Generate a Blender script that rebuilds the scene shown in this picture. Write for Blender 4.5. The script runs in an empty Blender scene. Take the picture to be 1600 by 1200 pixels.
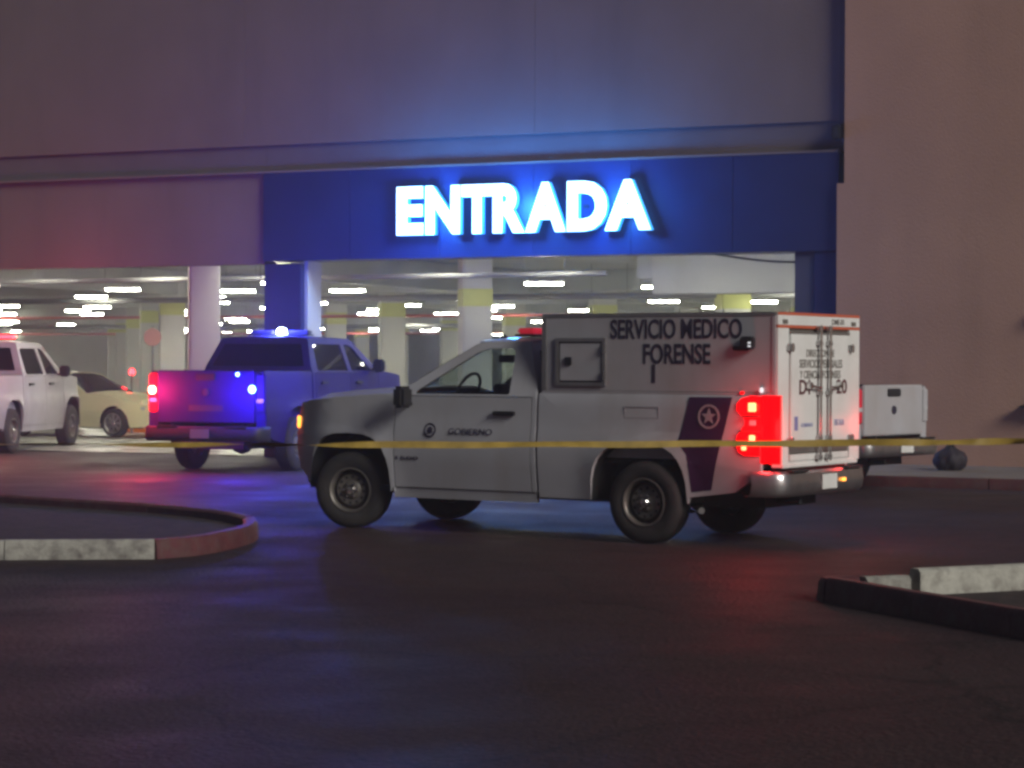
import bpy, bmesh, math, random
from mathutils import Vector, Matrix
from mathutils.geometry import tessellate_polygon
random.seed(7)
R = math.radians
scene = bpy.context.scene
col = scene.collection

# ------------------------------------------------------------------ camera
cam_d = bpy.data.cameras.new('camera')
cam = bpy.data.objects.new('camera', cam_d)
col.objects.link(cam)
scene.camera = cam
cam_d.sensor_width = 36.0
cam_d.lens = 36.0 * 3528.5 / 1600.0
cam_d.clip_start = 0.1
cam_d.clip_end = 800.0
CAM_H = 1.712
cam.matrix_world = (Matrix.Translation((0, 0, CAM_H))
                    @ Matrix.Rotation(R(90.0) - 31.56 / 3528.5, 4, 'X')
                    @ Matrix.Rotation(0.0043, 4, 'Z'))
cam_d.dof.use_dof = True
cam_d.dof.focus_distance = 24.0
cam_d.dof.aperture_fstop = 8.0

# ------------------------------------------------------------------ night sky and street light
SUN_AZ = R(-47.0)      # towards the light, from +x
SUN_EL = R(27.0)
world = bpy.data.worlds.new('World')
scene.world = world
world.use_nodes = True
nt = world.node_tree
bg = nt.nodes['Background']
sky = nt.nodes.new('ShaderNodeTexSky')
sky.sky_type = 'NISHITA'
sky.sun_disc = False
sky.sun_elevation = SUN_EL
sky.sun_rotation = R(90.0) - SUN_AZ
tint = nt.nodes.new('ShaderNodeMix')
tint.data_type = 'RGBA'
tint.blend_type = 'MULTIPLY'
tint.inputs[0].default_value = 1.0
tint.inputs[7].default_value = (0.86, 0.72, 0.84, 1)
nt.links.new(sky.outputs[0], tint.inputs[6])
nt.links.new(tint.outputs[2], bg.inputs['Color'])
bg.inputs['Strength'].default_value = 0.016

sun_d = bpy.data.lights.new('sun', 'SUN')
sun_d.energy = 2.25
sun_d.angle = R(22.0)
sun_d.color = (1.0, 0.97, 0.90)
sun = bpy.data.objects.new('sun', sun_d)
col.objects.link(sun)
L = Vector((math.cos(SUN_AZ) * math.cos(SUN_EL), math.sin(SUN_AZ) * math.cos(SUN_EL), math.sin(SUN_EL)))
sun.rotation_euler = L.to_track_quat('Z', 'Y').to_euler()
sun.location = (12, -12, 14)

scene.view_settings.view_transform = 'Standard'
scene.view_settings.look = 'None'
scene.view_settings.exposure = 0.0
scene.view_settings.gamma = 1.0
scene.view_settings.use_curve_mapping = False
scene.render.engine = 'CYCLES'
scene.cycles.use_denoising = True
scene.cycles.max_bounces = 5
scene.cycles.diffuse_bounces = 3
scene.cycles.glossy_bounces = 3
scene.cycles.transparent_max_bounces = 12
scene.cycles.sample_clamp_indirect = 3.0
scene.cycles.filter_width = 3.0
scene.cycles.caustics_reflective = False
scene.cycles.caustics_refractive = False


# ------------------------------------------------------------------ materials
def mat(name, color, rough=0.5, metal=0.0, emit=None, estr=0.0, noise=0.0, nscale=8.0, bump=0.0, bscale=60.0,
        coat=0.0, spec=0.5, dirt=None, dscale=2.0, damt=0.5, rvar=0.0, streak=None, samt=0.5, cracks=None, speck=0.0):
    m = bpy.data.materials.new(name)
    m.use_nodes = True
    t = m.node_tree
    b = t.nodes['Principled BSDF']
    b.inputs['Base Color'].default_value = (*color, 1)
    b.inputs['Roughness'].default_value = rough
    b.inputs['Metallic'].default_value = metal
    b.inputs['Specular IOR Level'].default_value = spec
    if coat:
        b.inputs['Coat Weight'].default_value = coat
        b.inputs['Coat Roughness'].default_value = 0.08
    if emit:
        b.inputs['Emission Color'].default_value = (*emit, 1)
        b.inputs['Emission Strength'].default_value = estr
    tc = None
    if noise or bump or dirt or rvar or streak or cracks:
        tc = t.nodes.new('ShaderNodeTexCoord')
    last = None
    if noise:
        n = t.nodes.new('ShaderNodeTexNoise')
        n.inputs['Scale'].default_value = nscale
        n.inputs['Detail'].default_value = 6
        t.links.new(tc.outputs['Object'], n.inputs['Vector'])
        mp = t.nodes.new('ShaderNodeMapRange')
        mp.inputs[1].default_value = 0.3
        mp.inputs[2].default_value = 0.7
        mp.inputs[3].default_value = 1 - noise
        mp.inputs[4].default_value = 1 + noise
        t.links.new(n.outputs['Fac'], mp.inputs[0])
        mx = t.nodes.new('ShaderNodeMix')
        mx.data_type = 'RGBA'
        mx.blend_type = 'MULTIPLY'
        mx.inputs[0].default_value = 1
        mx.inputs[6].default_value = (*color, 1)
        t.links.new(mp.outputs[0], mx.inputs[7])
        last = mx.outputs[2]
    if dirt:
        n = t.nodes.new('ShaderNodeTexNoise')
        n.inputs['Scale'].default_value = dscale
        n.inputs['Detail'].default_value = 9
        n.inputs['Roughness'].default_value = 0.65
        t.links.new(tc.outputs['Object'], n.inputs['Vector'])
        mp = t.nodes.new('ShaderNodeMapRange')
        mp.inputs[1].default_value = 0.45
        mp.inputs[2].default_value = 0.75
        mp.inputs[3].default_value = 0
        mp.inputs[4].default_value = damt
        t.links.new(n.outputs['Fac'], mp.inputs[0])
        mx = t.nodes.new('ShaderNodeMix')
        mx.data_type = 'RGBA'
        t.links.new(mp.outputs[0], mx.inputs[0])
        if last:
            t.links.new(last, mx.inputs[6])
        else:
            mx.inputs[6].default_value = (*color, 1)
        mx.inputs[7].default_value = (*dirt, 1)
        last = mx.outputs[2]
    def blend(fac, c2):
        nonlocal last
        mx = t.nodes.new('ShaderNodeMix')
        mx.data_type = 'RGBA'
        t.links.new(fac, mx.inputs[0])
        if last: t.links.new(last, mx.inputs[6])
        else: mx.inputs[6].default_value = (*color, 1)
        mx.inputs[7].default_value = (*c2, 1)
        last = mx.outputs[2]

    def ranged(out, a0, a1, b0, b1):
        mp = t.nodes.new('ShaderNodeMapRange')
        for q, v in zip((1, 2, 3, 4), (a0, a1, b0, b1)): mp.inputs[q].default_value = v
        t.links.new(out, mp.inputs[0])
        return mp.outputs[0]
    if streak:
        mpn = t.nodes.new('ShaderNodeMapping')
        mpn.inputs['Scale'].default_value = (0.9, 0.9, 0.14)
        t.links.new(tc.outputs['Object'], mpn.inputs[0])
        n = t.nodes.new('ShaderNodeTexNoise')
        n.inputs['Scale'].default_value = 1.6
        n.inputs['Detail'].default_value = 7
        n.inputs['Roughness'].default_value = 0.62
        t.links.new(mpn.outputs[0], n.inputs['Vector'])
        blend(ranged(n.outputs['Fac'], 0.50, 0.74, 0.0, samt), streak)
    if cracks:
        v1 = t.nodes.new('ShaderNodeTexNoise')
        v1.inputs['Scale'].default_value = 0.8
        t.links.new(tc.outputs['Object'], v1.inputs['Vector'])
        va = t.nodes.new('ShaderNodeVectorMath')
        va.operation = 'ADD'
        t.links.new(tc.outputs['Object'], va.inputs[0])
        t.links.new(v1.outputs['Color'], va.inputs[1])
        vo = t.nodes.new('ShaderNodeTexVoronoi')
        vo.feature = 'DISTANCE_TO_EDGE'
        vo.inputs['Scale'].default_value = 0.30
        t.links.new(va.outputs[0], vo.inputs['Vector'])
        blend(ranged(vo.outputs['Distance'], 0.0, 0.012, 0.85, 0.0), cracks)
    if speck:
        vs_ = t.nodes.new('ShaderNodeTexVoronoi')
        vs_.inputs['Scale'].default_value = 24.0
        t.links.new(tc.outputs['Object'], vs_.inputs['Vector'])
        blend(ranged(vs_.outputs['Distance'], 0.10, 0.32, speck, 0.0), tuple(min(1.0, c * 3.2) for c in color))
    if last:
        t.links.new(last, b.inputs['Base Color'])
    if rvar:
        n = t.nodes.new('ShaderNodeTexNoise')
        n.inputs['Scale'].default_value = 0.9
        n.inputs['Detail'].default_value = 5
        t.links.new(tc.outputs['Object'], n.inputs['Vector'])
        mp = t.nodes.new('ShaderNodeMapRange')
        mp.inputs[1].default_value = 0.35
        mp.inputs[2].default_value = 0.65
        mp.inputs[3].default_value = rough - rvar
        mp.inputs[4].default_value = rough + rvar
        t.links.new(n.outputs['Fac'], mp.inputs[0])
        t.links.new(mp.outputs[0], b.inputs['Roughness'])
    if bump:
        n = t.nodes.new('ShaderNodeTexNoise')
        n.inputs['Scale'].default_value = bscale
        n.inputs['Detail'].default_value = 5
        t.links.new(tc.outputs['Object'], n.inputs['Vector'])
        bp = t.nodes.new('ShaderNodeBump')
        bp.inputs['Strength'].default_value = bump
        bp.inputs['Distance'].default_value = 0.02
        t.links.new(n.outputs['Fac'], bp.inputs['Height'])
        t.links.new(bp.outputs[0], b.inputs['Normal'])
    return m


def glass(name, tintc, refl=0.12):
    m = bpy.data.materials.new(name)
    m.use_nodes = True
    t = m.node_tree
    t.nodes.clear()
    o = t.nodes.new('ShaderNodeOutputMaterial')
    tr = t.nodes.new('ShaderNodeBsdfTransparent')
    tr.inputs[0].default_value = (*tintc, 1)
    g = t.nodes.new('ShaderNodeBsdfGlossy')
    g.inputs['Roughness'].default_value = 0.03
    mx = t.nodes.new('ShaderNodeMixShader')
    lw = t.nodes.new('ShaderNodeLayerWeight')
    pw = t.nodes.new('ShaderNodeMath')
    pw.operation = 'POWER'
    pw.inputs[1].default_value = 4.0
    t.links.new(lw.outputs['Facing'], pw.inputs[0])
    fr = t.nodes.new('ShaderNodeMath')
    fr.operation = 'MULTIPLY_ADD'
    fr.inputs[1].default_value = 0.7
    fr.inputs[2].default_value = 0.045
    t.links.new(pw.outputs[0], fr.inputs[0])
    t.links.new(fr.outputs[0], mx.inputs[0])
    t.links.new(tr.outputs[0], mx.inputs[1])
    t.links.new(g.outputs[0], mx.inputs[2])
    t.links.new(mx.outputs[0], o.inputs[0])
    return m


M = {
    'asphalt': mat('asphalt', (0.030, 0.0158, 0.0168), 0.66, spec=0.4, noise=0.5, nscale=14.0, bump=1.0, bscale=26, rvar=0.10, cracks=(0.006, 0.005, 0.005), speck=0.8,
                   dirt=(0.047, 0.030, 0.030), dscale=0.35, damt=0.75),
    'gfloor': mat('garage_concrete_floor', (0.42, 0.41, 0.38), 0.35, noise=0.15, nscale=0.7, rvar=0.12),
    'walk': mat('sidewalk_concrete', (0.20, 0.165, 0.125), 0.85, noise=0.2, nscale=2, bump=0.2),
    'wall': mat('grey_wall_paint', (0.200, 0.152, 0.136), 0.85, streak=(0.14, 0.108, 0.10), samt=0.45, noise=0.07, nscale=0.6, bump=0.25, bscale=25,
                dirt=(0.150, 0.115, 0.102), dscale=0.45, damt=0.5),
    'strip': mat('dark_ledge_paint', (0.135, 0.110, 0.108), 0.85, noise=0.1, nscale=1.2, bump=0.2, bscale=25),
    'tan': mat('tan_wall_stucco', (0.455, 0.275, 0.190), 0.9, streak=(0.34, 0.205, 0.14), samt=0.45, noise=0.08, nscale=0.7, bump=0.3, bscale=30,
               dirt=(0.38, 0.235, 0.17), dscale=0.5, damt=0.5),
    'navy': mat('navy_cladding', (0.022, 0.028, 0.10), 0.42, noise=0.1, nscale=1.5),
    'dpillar': mat('dark_pillar_paint', (0.075, 0.072, 0.095), 0.7, noise=0.15, nscale=1.5),
    'conc': mat('garage_concrete', (0.50, 0.50, 0.46), 0.8, noise=0.12, nscale=1.2, bump=0.1,
                dirt=(0.36, 0.36, 0.33), dscale=1.2, damt=0.5),
    'ceil': mat('garage_ceiling', (0.42, 0.43, 0.41), 0.9, noise=0.12, nscale=0.8),
    'yellow': mat('yellow_column_paint', (0.50, 0.52, 0.17), 0.6, noise=0.08, nscale=3),
    'pipe_red': mat('red_fire_pipe', (0.40, 0.10, 0.09), 0.5),
    'pipe': mat('grey_pipe', (0.20, 0.20, 0.20), 0.5),
    'tube': mat('tube_light', (1, 1, 1), 0.5, emit=(1.0, 1.0, 0.80), estr=115.0),
    'fixture': mat('fixture_metal', (0.6, 0.6, 0.6), 0.4),
    'sign': mat('sign_face', (0.8, 0.9, 1), 0.4, emit=(0.62, 0.92, 1.0), estr=2.4),
    'signside': mat('sign_return', (0.1, 0.4, 0.9), 0.4, emit=(0.04, 0.42, 1.0), estr=1.5),
    'white': mat('white_car_paint', (0.50, 0.505, 0.535), 0.34, coat=0.45, noise=0.06, nscale=2, streak=(0.36, 0.32, 0.29), samt=0.55,
                 dirt=(0.40, 0.36, 0.32), dscale=1.6, damt=0.45),
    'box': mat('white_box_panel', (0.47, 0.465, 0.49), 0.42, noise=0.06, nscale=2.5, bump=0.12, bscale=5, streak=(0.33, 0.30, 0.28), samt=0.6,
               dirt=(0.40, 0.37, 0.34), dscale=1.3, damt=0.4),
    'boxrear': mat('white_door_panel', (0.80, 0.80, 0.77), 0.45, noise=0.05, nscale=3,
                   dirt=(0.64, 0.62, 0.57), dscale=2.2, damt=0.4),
    'silver': mat('dusty_white_car_paint', (0.36, 0.34, 0.35), 0.42, coat=0.15, noise=0.06, nscale=2, dirt=(0.24, 0.21, 0.20), dscale=1.6, damt=0.5),
    'cream': mat('pale_car_paint', (0.80, 0.74, 0.46), 0.3, coat=0.5),
    'blue': mat('dark_blue_car_paint', (0.016, 0.008, 0.085), 0.55, spec=0.2, noise=0.10, nscale=2),
    'darkcar': mat('dark_car_paint', (0.04, 0.02, 0.035), 0.35, coat=0.5),
    'alu': mat('aluminium_trim', (0.55, 0.54, 0.52), 0.38, 0.9, noise=0.08, nscale=6),
    'chrome': mat('chrome', (0.75, 0.75, 0.75), 0.16, 1.0),
    'bumper': mat('dull_chrome', (0.50, 0.49, 0.49), 0.30, 0.9, noise=0.15, nscale=6),
    'rubber': mat('tyre_rubber', (0.022, 0.021, 0.022), 0.85, bump=0.2, bscale=30, dirt=(0.07, 0.06, 0.05), dscale=5, damt=0.5),
    'steel': mat('steel_wheel', (0.20, 0.185, 0.165), 0.45, 0.6, noise=0.15, nscale=9),
    'black': mat('black_plastic', (0.018, 0.018, 0.02), 0.55),
    'under': mat('underbody', (0.012, 0.012, 0.013), 0.8),
    'seat': mat('seat_fabric', (0.035, 0.034, 0.042), 0.9),
    'letter': mat('dark_lettering', (0.035, 0.03, 0.055), 0.5),
    'letter2': mat('grey_lettering', (0.16, 0.14, 0.12), 0.5),
    'maroon': mat('maroon_lettering', (0.10, 0.02, 0.025), 0.5),
    'bluelogo': mat('blue_logo', (0.22, 0.25, 0.50), 0.5),
    'purple': mat('purple_decal', (0.050, 0.014, 0.060), 0.4, noise=0.1, nscale=4),
    'decal': mat('grey_decal', (0.34, 0.31, 0.34), 0.4),
    'redtape': mat('red_reflective_tape', (0.60, 0.13, 0.06), 0.4),
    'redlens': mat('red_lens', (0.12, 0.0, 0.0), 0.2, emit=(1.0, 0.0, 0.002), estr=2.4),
    'redlens2': mat('dim_red_lens', (0.45, 0.012, 0.03), 0.15, emit=(1.0, 0.03, 0.07), estr=0.25),
    'redhot': mat('red_bulb', (1, 0.5, 0.4), 0.3, emit=(1.0, 0.22, 0.08), estr=5.0),
    'redbeam': mat('red_bulb_bright', (1, 0.5, 0.4), 0.3, emit=(1.0, 0.22, 0.14), estr=30.0),
    'amber': mat('amber_lens', (0.9, 0.35, 0.03), 0.2, emit=(1.0, 0.34, 0.05), estr=3.5),
    'bluelamp': mat('blue_strobe', (0.2, 0.3, 1), 0.2, emit=(0.10, 0.22, 1.0), estr=26.0),
    'bluehot': mat('blue_white_strobe', (0.7, 0.8, 1), 0.2, emit=(0.62, 0.80, 1.0), estr=70.0),
    'redglow': mat('red_beacon', (1, 0.1, 0.1), 0.2, emit=(1.0, 0.02, 0.03), estr=14.0),
    'lampwhite': mat('clear_lens', (0.7, 0.7, 0.7), 0.1, emit=(0.9, 0.95, 1.0), estr=0.8),
    'clear': mat('headlight_lens', (0.55, 0.56, 0.58), 0.12, coat=0.5),
    'glass': glass('clear_glass', (0.72, 0.78, 0.76)),
    'dglass': glass('tinted_glass', (0.10, 0.10, 0.12)),
    'kerb': mat('worn_white_kerb_paint', (0.46, 0.45, 0.39), 0.8, noise=0.15, nscale=5, bump=0.4, bscale=20,
                dirt=(0.15, 0.13, 0.11), dscale=7.0, damt=1.0),
    'kerbworn': mat('dirty_white_kerb_paint', (0.33, 0.32, 0.28), 0.85, noise=0.2, nscale=6, bump=0.5, bscale=20, dirt=(0.09, 0.075, 0.07), dscale=7.5, damt=1.0),
    'kerbred': mat('worn_red_kerb_paint', (0.10, 0.028, 0.032), 0.55, noise=0.2, nscale=5, bump=0.4, bscale=20,
                   dirt=(0.11, 0.08, 0.07), dscale=7.0, damt=0.8),
    'soil': mat('island_soil', (0.032, 0.019, 0.018), 0.95, noise=0.6, nscale=7, bump=1.0, bscale=14),
    'tape': mat('yellow_barrier_tape', (0.36, 0.245, 0.05), 0.45, noise=0.3, nscale=7),
    'orange': mat('orange_plastic', (0.85, 0.22, 0.03), 0.5),
    'bag': mat('black_bag', (0.022, 0.016, 0.024), 0.75),
    'faded': mat('faded_red_sign', (0.42, 0.20, 0.19), 0.6),
    'line': mat('worn_line_paint', (0.40, 0.38, 0.33), 0.8, noise=0.25, nscale=3, dirt=(0.08, 0.07, 0.07), dscale=3, damt=0.9),
}


# ------------------------------------------------------------------ helpers
def tag(o, label=None, cat=None, group=None, kind=None):
    if label: o['label'] = label
    if cat: o['category'] = cat
    if group: o['group'] = group
    if kind: o['kind'] = kind
    return o


def empty(name, loc=(0, 0, 0), rz=0.0):
    o = bpy.data.objects.new(name, None)
    col.objects.link(o)
    o.location = loc
    o.rotation_euler = (0, 0, rz)
    o.empty_display_size = 0.2
    return o


def link(name, me, m, parent=None, smooth=None):
    o = bpy.data.objects.new(name, me)
    col.objects.link(o)
    if m is not None and len(me.materials) == 0:
        me.materials.append(M[m] if isinstance(m, str) else m)
    if parent is not None:
        o.parent = parent
    if smooth is not None:
        me.polygons.foreach_set('use_smooth', [True] * len(me.polygons))
        me.set_sharp_from_angle(angle=R(smooth))
    return o


class MB:
    def __init__(self):
        self.v = []
        self.f = []

    def add(self, vs, fs):
        n = len(self.v)
        self.v += [tuple(x) for x in vs]
        self.f += [tuple(i + n for i in f) for f in fs]
        return self

    def box(self, x0, x1, y0, y1, z0, z1, mtx=None):
        vs = [Vector(p) for p in ((x0, y0, z0), (x1, y0, z0), (x1, y1, z0), (x0, y1, z0),
                                  (x0, y0, z1), (x1, y0, z1), (x1, y1, z1), (x0, y1, z1))]
        if mtx: vs = [mtx @ p for p in vs]
        return self.add(vs, [(0, 3, 2, 1), (4, 5, 6, 7), (0, 1, 5, 4), (1, 2, 6, 5), (2, 3, 7, 6), (3, 0, 4, 7)])

    def tube(self, pts, r, n=8, cap=True):
        pts = [Vector(p) for p in pts]
        vs, fs = [], []
        for i, p in enumerate(pts):
            d = (pts[min(i + 1, len(pts) - 1)] - pts[max(i - 1, 0)]).normalized()
            a = d.cross(Vector((0, 0, 1)))
            if a.length < 1e-3: a = d.cross(Vector((1, 0, 0)))
            a.normalize()
            b = d.cross(a)
            rr = r[i] if isinstance(r, (list, tuple)) else r
            for k in range(n):
                t = 2 * math.pi * k / n
                vs.append(p + (a * math.cos(t) + b * math.sin(t)) * rr)
        for i in range(len(pts) - 1):
            for k in range(n):
                fs.append((i * n + k, i * n + (k + 1) % n, (i + 1) * n + (k + 1) % n, (i + 1) * n + k))
        if cap:
            fs.append(tuple(range(n)))
            fs.append(tuple(range((len(pts) - 1) * n, len(pts) * n))[::-1])
        return self.add(vs, fs)

    def lathe(self, prof, n=32, axis='y', c=(0, 0, 0)):
        """prof: list of (radius, offset along the axis)"""
        vs, fs = [], []
        for r, h in prof:
            for k in range(n):
                t = 2 * math.pi * k / n
                a, b = r * math.cos(t), r * math.sin(t)
                p = {'y': (a, h, b), 'x': (h, a, b), 'z': (a, b, h)}[axis]
                vs.append((p[0] + c[0], p[1] + c[1], p[2] + c[2]))
        for i in range(len(prof) - 1):
            for k in range(n):
                fs.append((i * n + k, i * n + (k + 1) % n, (i + 1) * n + (k + 1) % n, (i + 1) * n + k))
        return self.add(vs, fs)

    def prism(self, poly, f0, f1):
        """poly: 2-D points; f0/f1 map a 2-D point to the two 3-D ends"""
        n = len(poly)
        vs = [f0(*p) for p in poly] + [f1(*p) for p in poly]
        tri = tessellate_polygon([[Vector((p[0], p[1], 0)) for p in poly]])
        fs = [tuple(t) for t in tri] + [tuple(i + n for i in t)[::-1] for t in tri]
        fs += [(i, (i + 1) % n, (i + 1) % n + n, i + n) for i in range(n)]
        return self.add(vs, fs)

    def build(self, name, m, parent=None, smooth=None, bevel=0.0):
        me = bpy.data.meshes.new(name)
        me.from_pydata(self.v, [], self.f)
        bm = bmesh.new()
        bm.from_mesh(me)
        bmesh.ops.remove_doubles(bm, verts=bm.verts, dist=1e-5)
        if bevel:
            es = [e for e in bm.edges if len(e.link_faces) == 2 and e.calc_face_angle(0) > 0.6]
            bmesh.ops.bevel(bm, geom=es, offset=bevel, segments=2, affect='EDGES', clamp_overlap=True)
        bmesh.ops.recalc_face_normals(bm, faces=bm.faces)
        bm.to_mesh(me)
        bm.free()
        return link(name, me, m, parent, smooth if smooth is not None else (35 if bevel else None))


def bx(name, m, parent, x0, x1, y0, y1, z0, z1, bevel=0.0, mtx=None):
    return MB().box(min(x0, x1), max(x0, x1), min(y0, y1), max(y0, y1), min(z0, z1), max(z0, z1), mtx).build(name, m, parent, bevel=bevel)


def surf(name, fn, nu, nv, m, parent, thick=0.0, smooth=40):
    vs = [fn(i / nu, j / nv) for i in range(nu + 1) for j in range(nv + 1)]
    fs = [(i * (nv + 1) + j, (i + 1) * (nv + 1) + j, (i + 1) * (nv + 1) + j + 1, i * (nv + 1) + j + 1)
          for i in range(nu) for j in range(nv)]
    if thick:
        n = len(vs)
        vs2 = [(p[0], p[1], p[2] - thick) for p in vs]
        fs += [tuple(k + n for k in f)[::-1] for f in fs]
        rim = [i * (nv + 1) for i in range(nu + 1)] + [nu * (nv + 1) + j for j in range(1, nv + 1)] \
            + [i * (nv + 1) + nv for i in range(nu - 1, -1, -1)] + [j for j in range(nv - 1, 0, -1)]
        for a, b in zip(rim, rim[1:] + rim[:1]):
            fs.append((a, b, b + n, a + n))
        vs += vs2
    return MB().add(vs, fs).build(name, m, parent, smooth)


def panel(name, outer, holes, yf, side, m, parent, lip=0.05, step=0.14, off=0.0):
    """a pressed sheet: a 2-D (x, z) outline with holes, laid on the body's side y = yf(x, z), with a returned lip"""
    loops = [[Vector((p[0], p[1], 0)) for p in l] for l in [outer] + (holes or [])]
    pts = [p for l in loops for p in l]
    tri = tessellate_polygon(loops)
    bm = bmesh.new()
    bv = [bm.verts.new((p.x, 0, p.y)) for p in pts]
    for t in tri:
        try: bm.faces.new([bv[i] for i in t])
        except ValueError: pass
    xs = [p.x for p in pts]; zs = [p.y for p in pts]
    x = min(xs) + step
    while x < max(xs) - 0.01:
        bmesh.ops.bisect_plane(bm, geom=bm.verts[:] + bm.edges[:] + bm.faces[:], plane_co=(x, 0, 0), plane_no=(1, 0, 0))
        x += step
    z = min(zs) + step * 0.8
    while z < max(zs) - 0.01:
        bmesh.ops.bisect_plane(bm, geom=bm.verts[:] + bm.edges[:] + bm.faces[:], plane_co=(0, 0, z), plane_no=(0, 0, 1))
        z += step * 0.8
    if lip:
        be = [e for e in bm.edges if len(e.link_faces) == 1]
        r = bmesh.ops.extrude_edge_only(bm, edges=be)
        nv = {v for v in r['geom'] if isinstance(v, bmesh.types.BMVert)}
    else:
        nv = set()
    for v in bm.verts:
        y = yf(v.co.x, v.co.z) + off
        if v in nv: y -= lip
        v.co.y = side * y
    bmesh.ops.recalc_face_normals(bm, faces=bm.faces)
    me = bpy.data.meshes.new(name)
    bm.to_mesh(me)
    bm.free()
    return link(name, me, m, parent, smooth=32)


def text_mesh(s, w, h, depth, offset=0.0):
    """letters as a mesh filling w x h in the xz plane, extruded to -y by depth"""
    cu = bpy.data.curves.new('lettering', 'FONT')
    cu.body = s
    cu.extrude = 0.05
    cu.offset = offset
    cu.resolution_u = 4
    o = bpy.data.objects.new('lettering', cu)
    col.objects.link(o)
    dg = bpy.context.evaluated_depsgraph_get()
    me = bpy.data.meshes.new_from_object(o.evaluated_get(dg))
    bpy.data.objects.remove(o)
    xs = [v.co.x for v in me.vertices]; ys = [v.co.y for v in me.vertices]
    x0, x1, y0, y1 = min(xs), max(xs), min(ys), max(ys)
    for v in me.vertices:
        t = (v.co.z + 0.05) / 0.1
        v.co = Vector(((v.co.x - x0) / (x1 - x0) * w, -depth * t, (v.co.y - y0) / (y1 - y0) * h))
    me.materials.clear()
    return me


def sup_arch(cx, zc, a, b, z_end, n=14, e=2.9):
    """squared-off wheel arch from +x side over the top to the -x side"""
    out = [(cx + a + 0.03, z_end)]
    for k in range(n + 1):
        t = math.pi * k / n
        c, s_ = math.cos(t), math.sin(t)
        out.append((cx + a * math.copysign(abs(c) ** (2 / e), c), zc + b * abs(s_) ** (2 / e)))
    out.append((cx - a - 0.03, z_end))
    return out


def point_light(name, parent, loc, color, power, radius=0.08):
    l = bpy.data.lights.new(name, 'POINT')
    l.color = color
    l.energy = power
    l.shadow_soft_size = radius
    o = bpy.data.objects.new(name, l)
    col.objects.link(o)
    o.parent = parent
    o.location = loc
    return o


# ------------------------------------------------------------------ wheels
def wheel(parent, x, side, y, r=0.40, w=0.25, rim_r=0.228, steer=0.0, alloy=False):
    """a part 'wheel' (the disc) with sub-parts tyre, rim, hub and slots; outer face towards side"""
    mt = Matrix.Translation((x, side * y, r)) @ Matrix.Rotation(steer, 4, 'Z') @ Matrix.Rotation(0 if side > 0 else math.pi, 4, 'Z')
    disc = MB()
    disc.lathe([(0.001, -0.035), (0.07, -0.035), (0.10, -0.055), (0.155, -0.045), (0.185, -0.075), (0.205, -0.12)], 32)
    d = disc.build('wheel', 'steel', parent, 35)
    d.matrix_local = mt
    ty = MB()
    prof = [(rim_r, -0.005), (rim_r + 0.02, 0.004), (rim_r + 0.06, 0.012), (r - 0.06, 0.012), (r - 0.03, 0.0), (r - 0.008, -0.02),
            (r, -0.04)]
    g = 5
    for k in range(1, g + 1):
        c = -0.04 - (w - 0.08) * k / (g + 1)
        prof += [(r, c + 0.008), (r - 0.010, c + 0.006), (r - 0.010, c - 0.006), (r, c - 0.008)]
    prof += [(r, -w + 0.04), (r - 0.02, -w + 0.01), (r - 0.07, -w), (rim_r, -w + 0.02)]
    ty.lathe(prof, 44)
    ty.build('tyre', 'rubber', d, 30)
    rm = MB()
    rm.lathe([(0.200, -0.11), (0.206, -0.03), (0.214, -0.012), (rim_r + 0.004, -0.002), (rim_r + 0.006, 0.006), (rim_r - 0.004, 0.009),
              (rim_r - 0.016, 0.002)], 40)
    rm.build('rim', 'alu' if alloy else 'steel', d, 40)
    hb = MB()
    hb.lathe([(0.001, 0.012), (0.035, 0.010), (0.045, -0.002), (0.05, -0.036)], 20)
    for k in range(6):
        t = k * math.pi / 3
        hb.lathe([(0.001, -0.012), (0.012, -0.013), (0.013, -0.034)], 6, c=(0.072 * math.cos(t), 0, 0.072 * math.sin(t)))
    hb.build('hub', 'chrome', d, 30)
    if alloy:
        for k in range(8):
            t = k * math.pi / 4
            MB().box(0.05, 0.208, -0.03, -0.012, -0.02, 0.02, Matrix.Rotation(t, 4, 'Y')).build('spoke', 'alu', d)
    else:
        sl = MB()
        for k in range(12):
            t = k * math.pi / 6 + 0.1
            sl.lathe([(0.001, -0.0445), (0.015, -0.0445), (0.017, -0.056)], 8,
                     c=(0.137 * math.cos(t), 0, 0.137 * math.sin(t)))
        tag(sl.build('vent_ring', 'under', d), kind='stuff')
    return d


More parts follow.
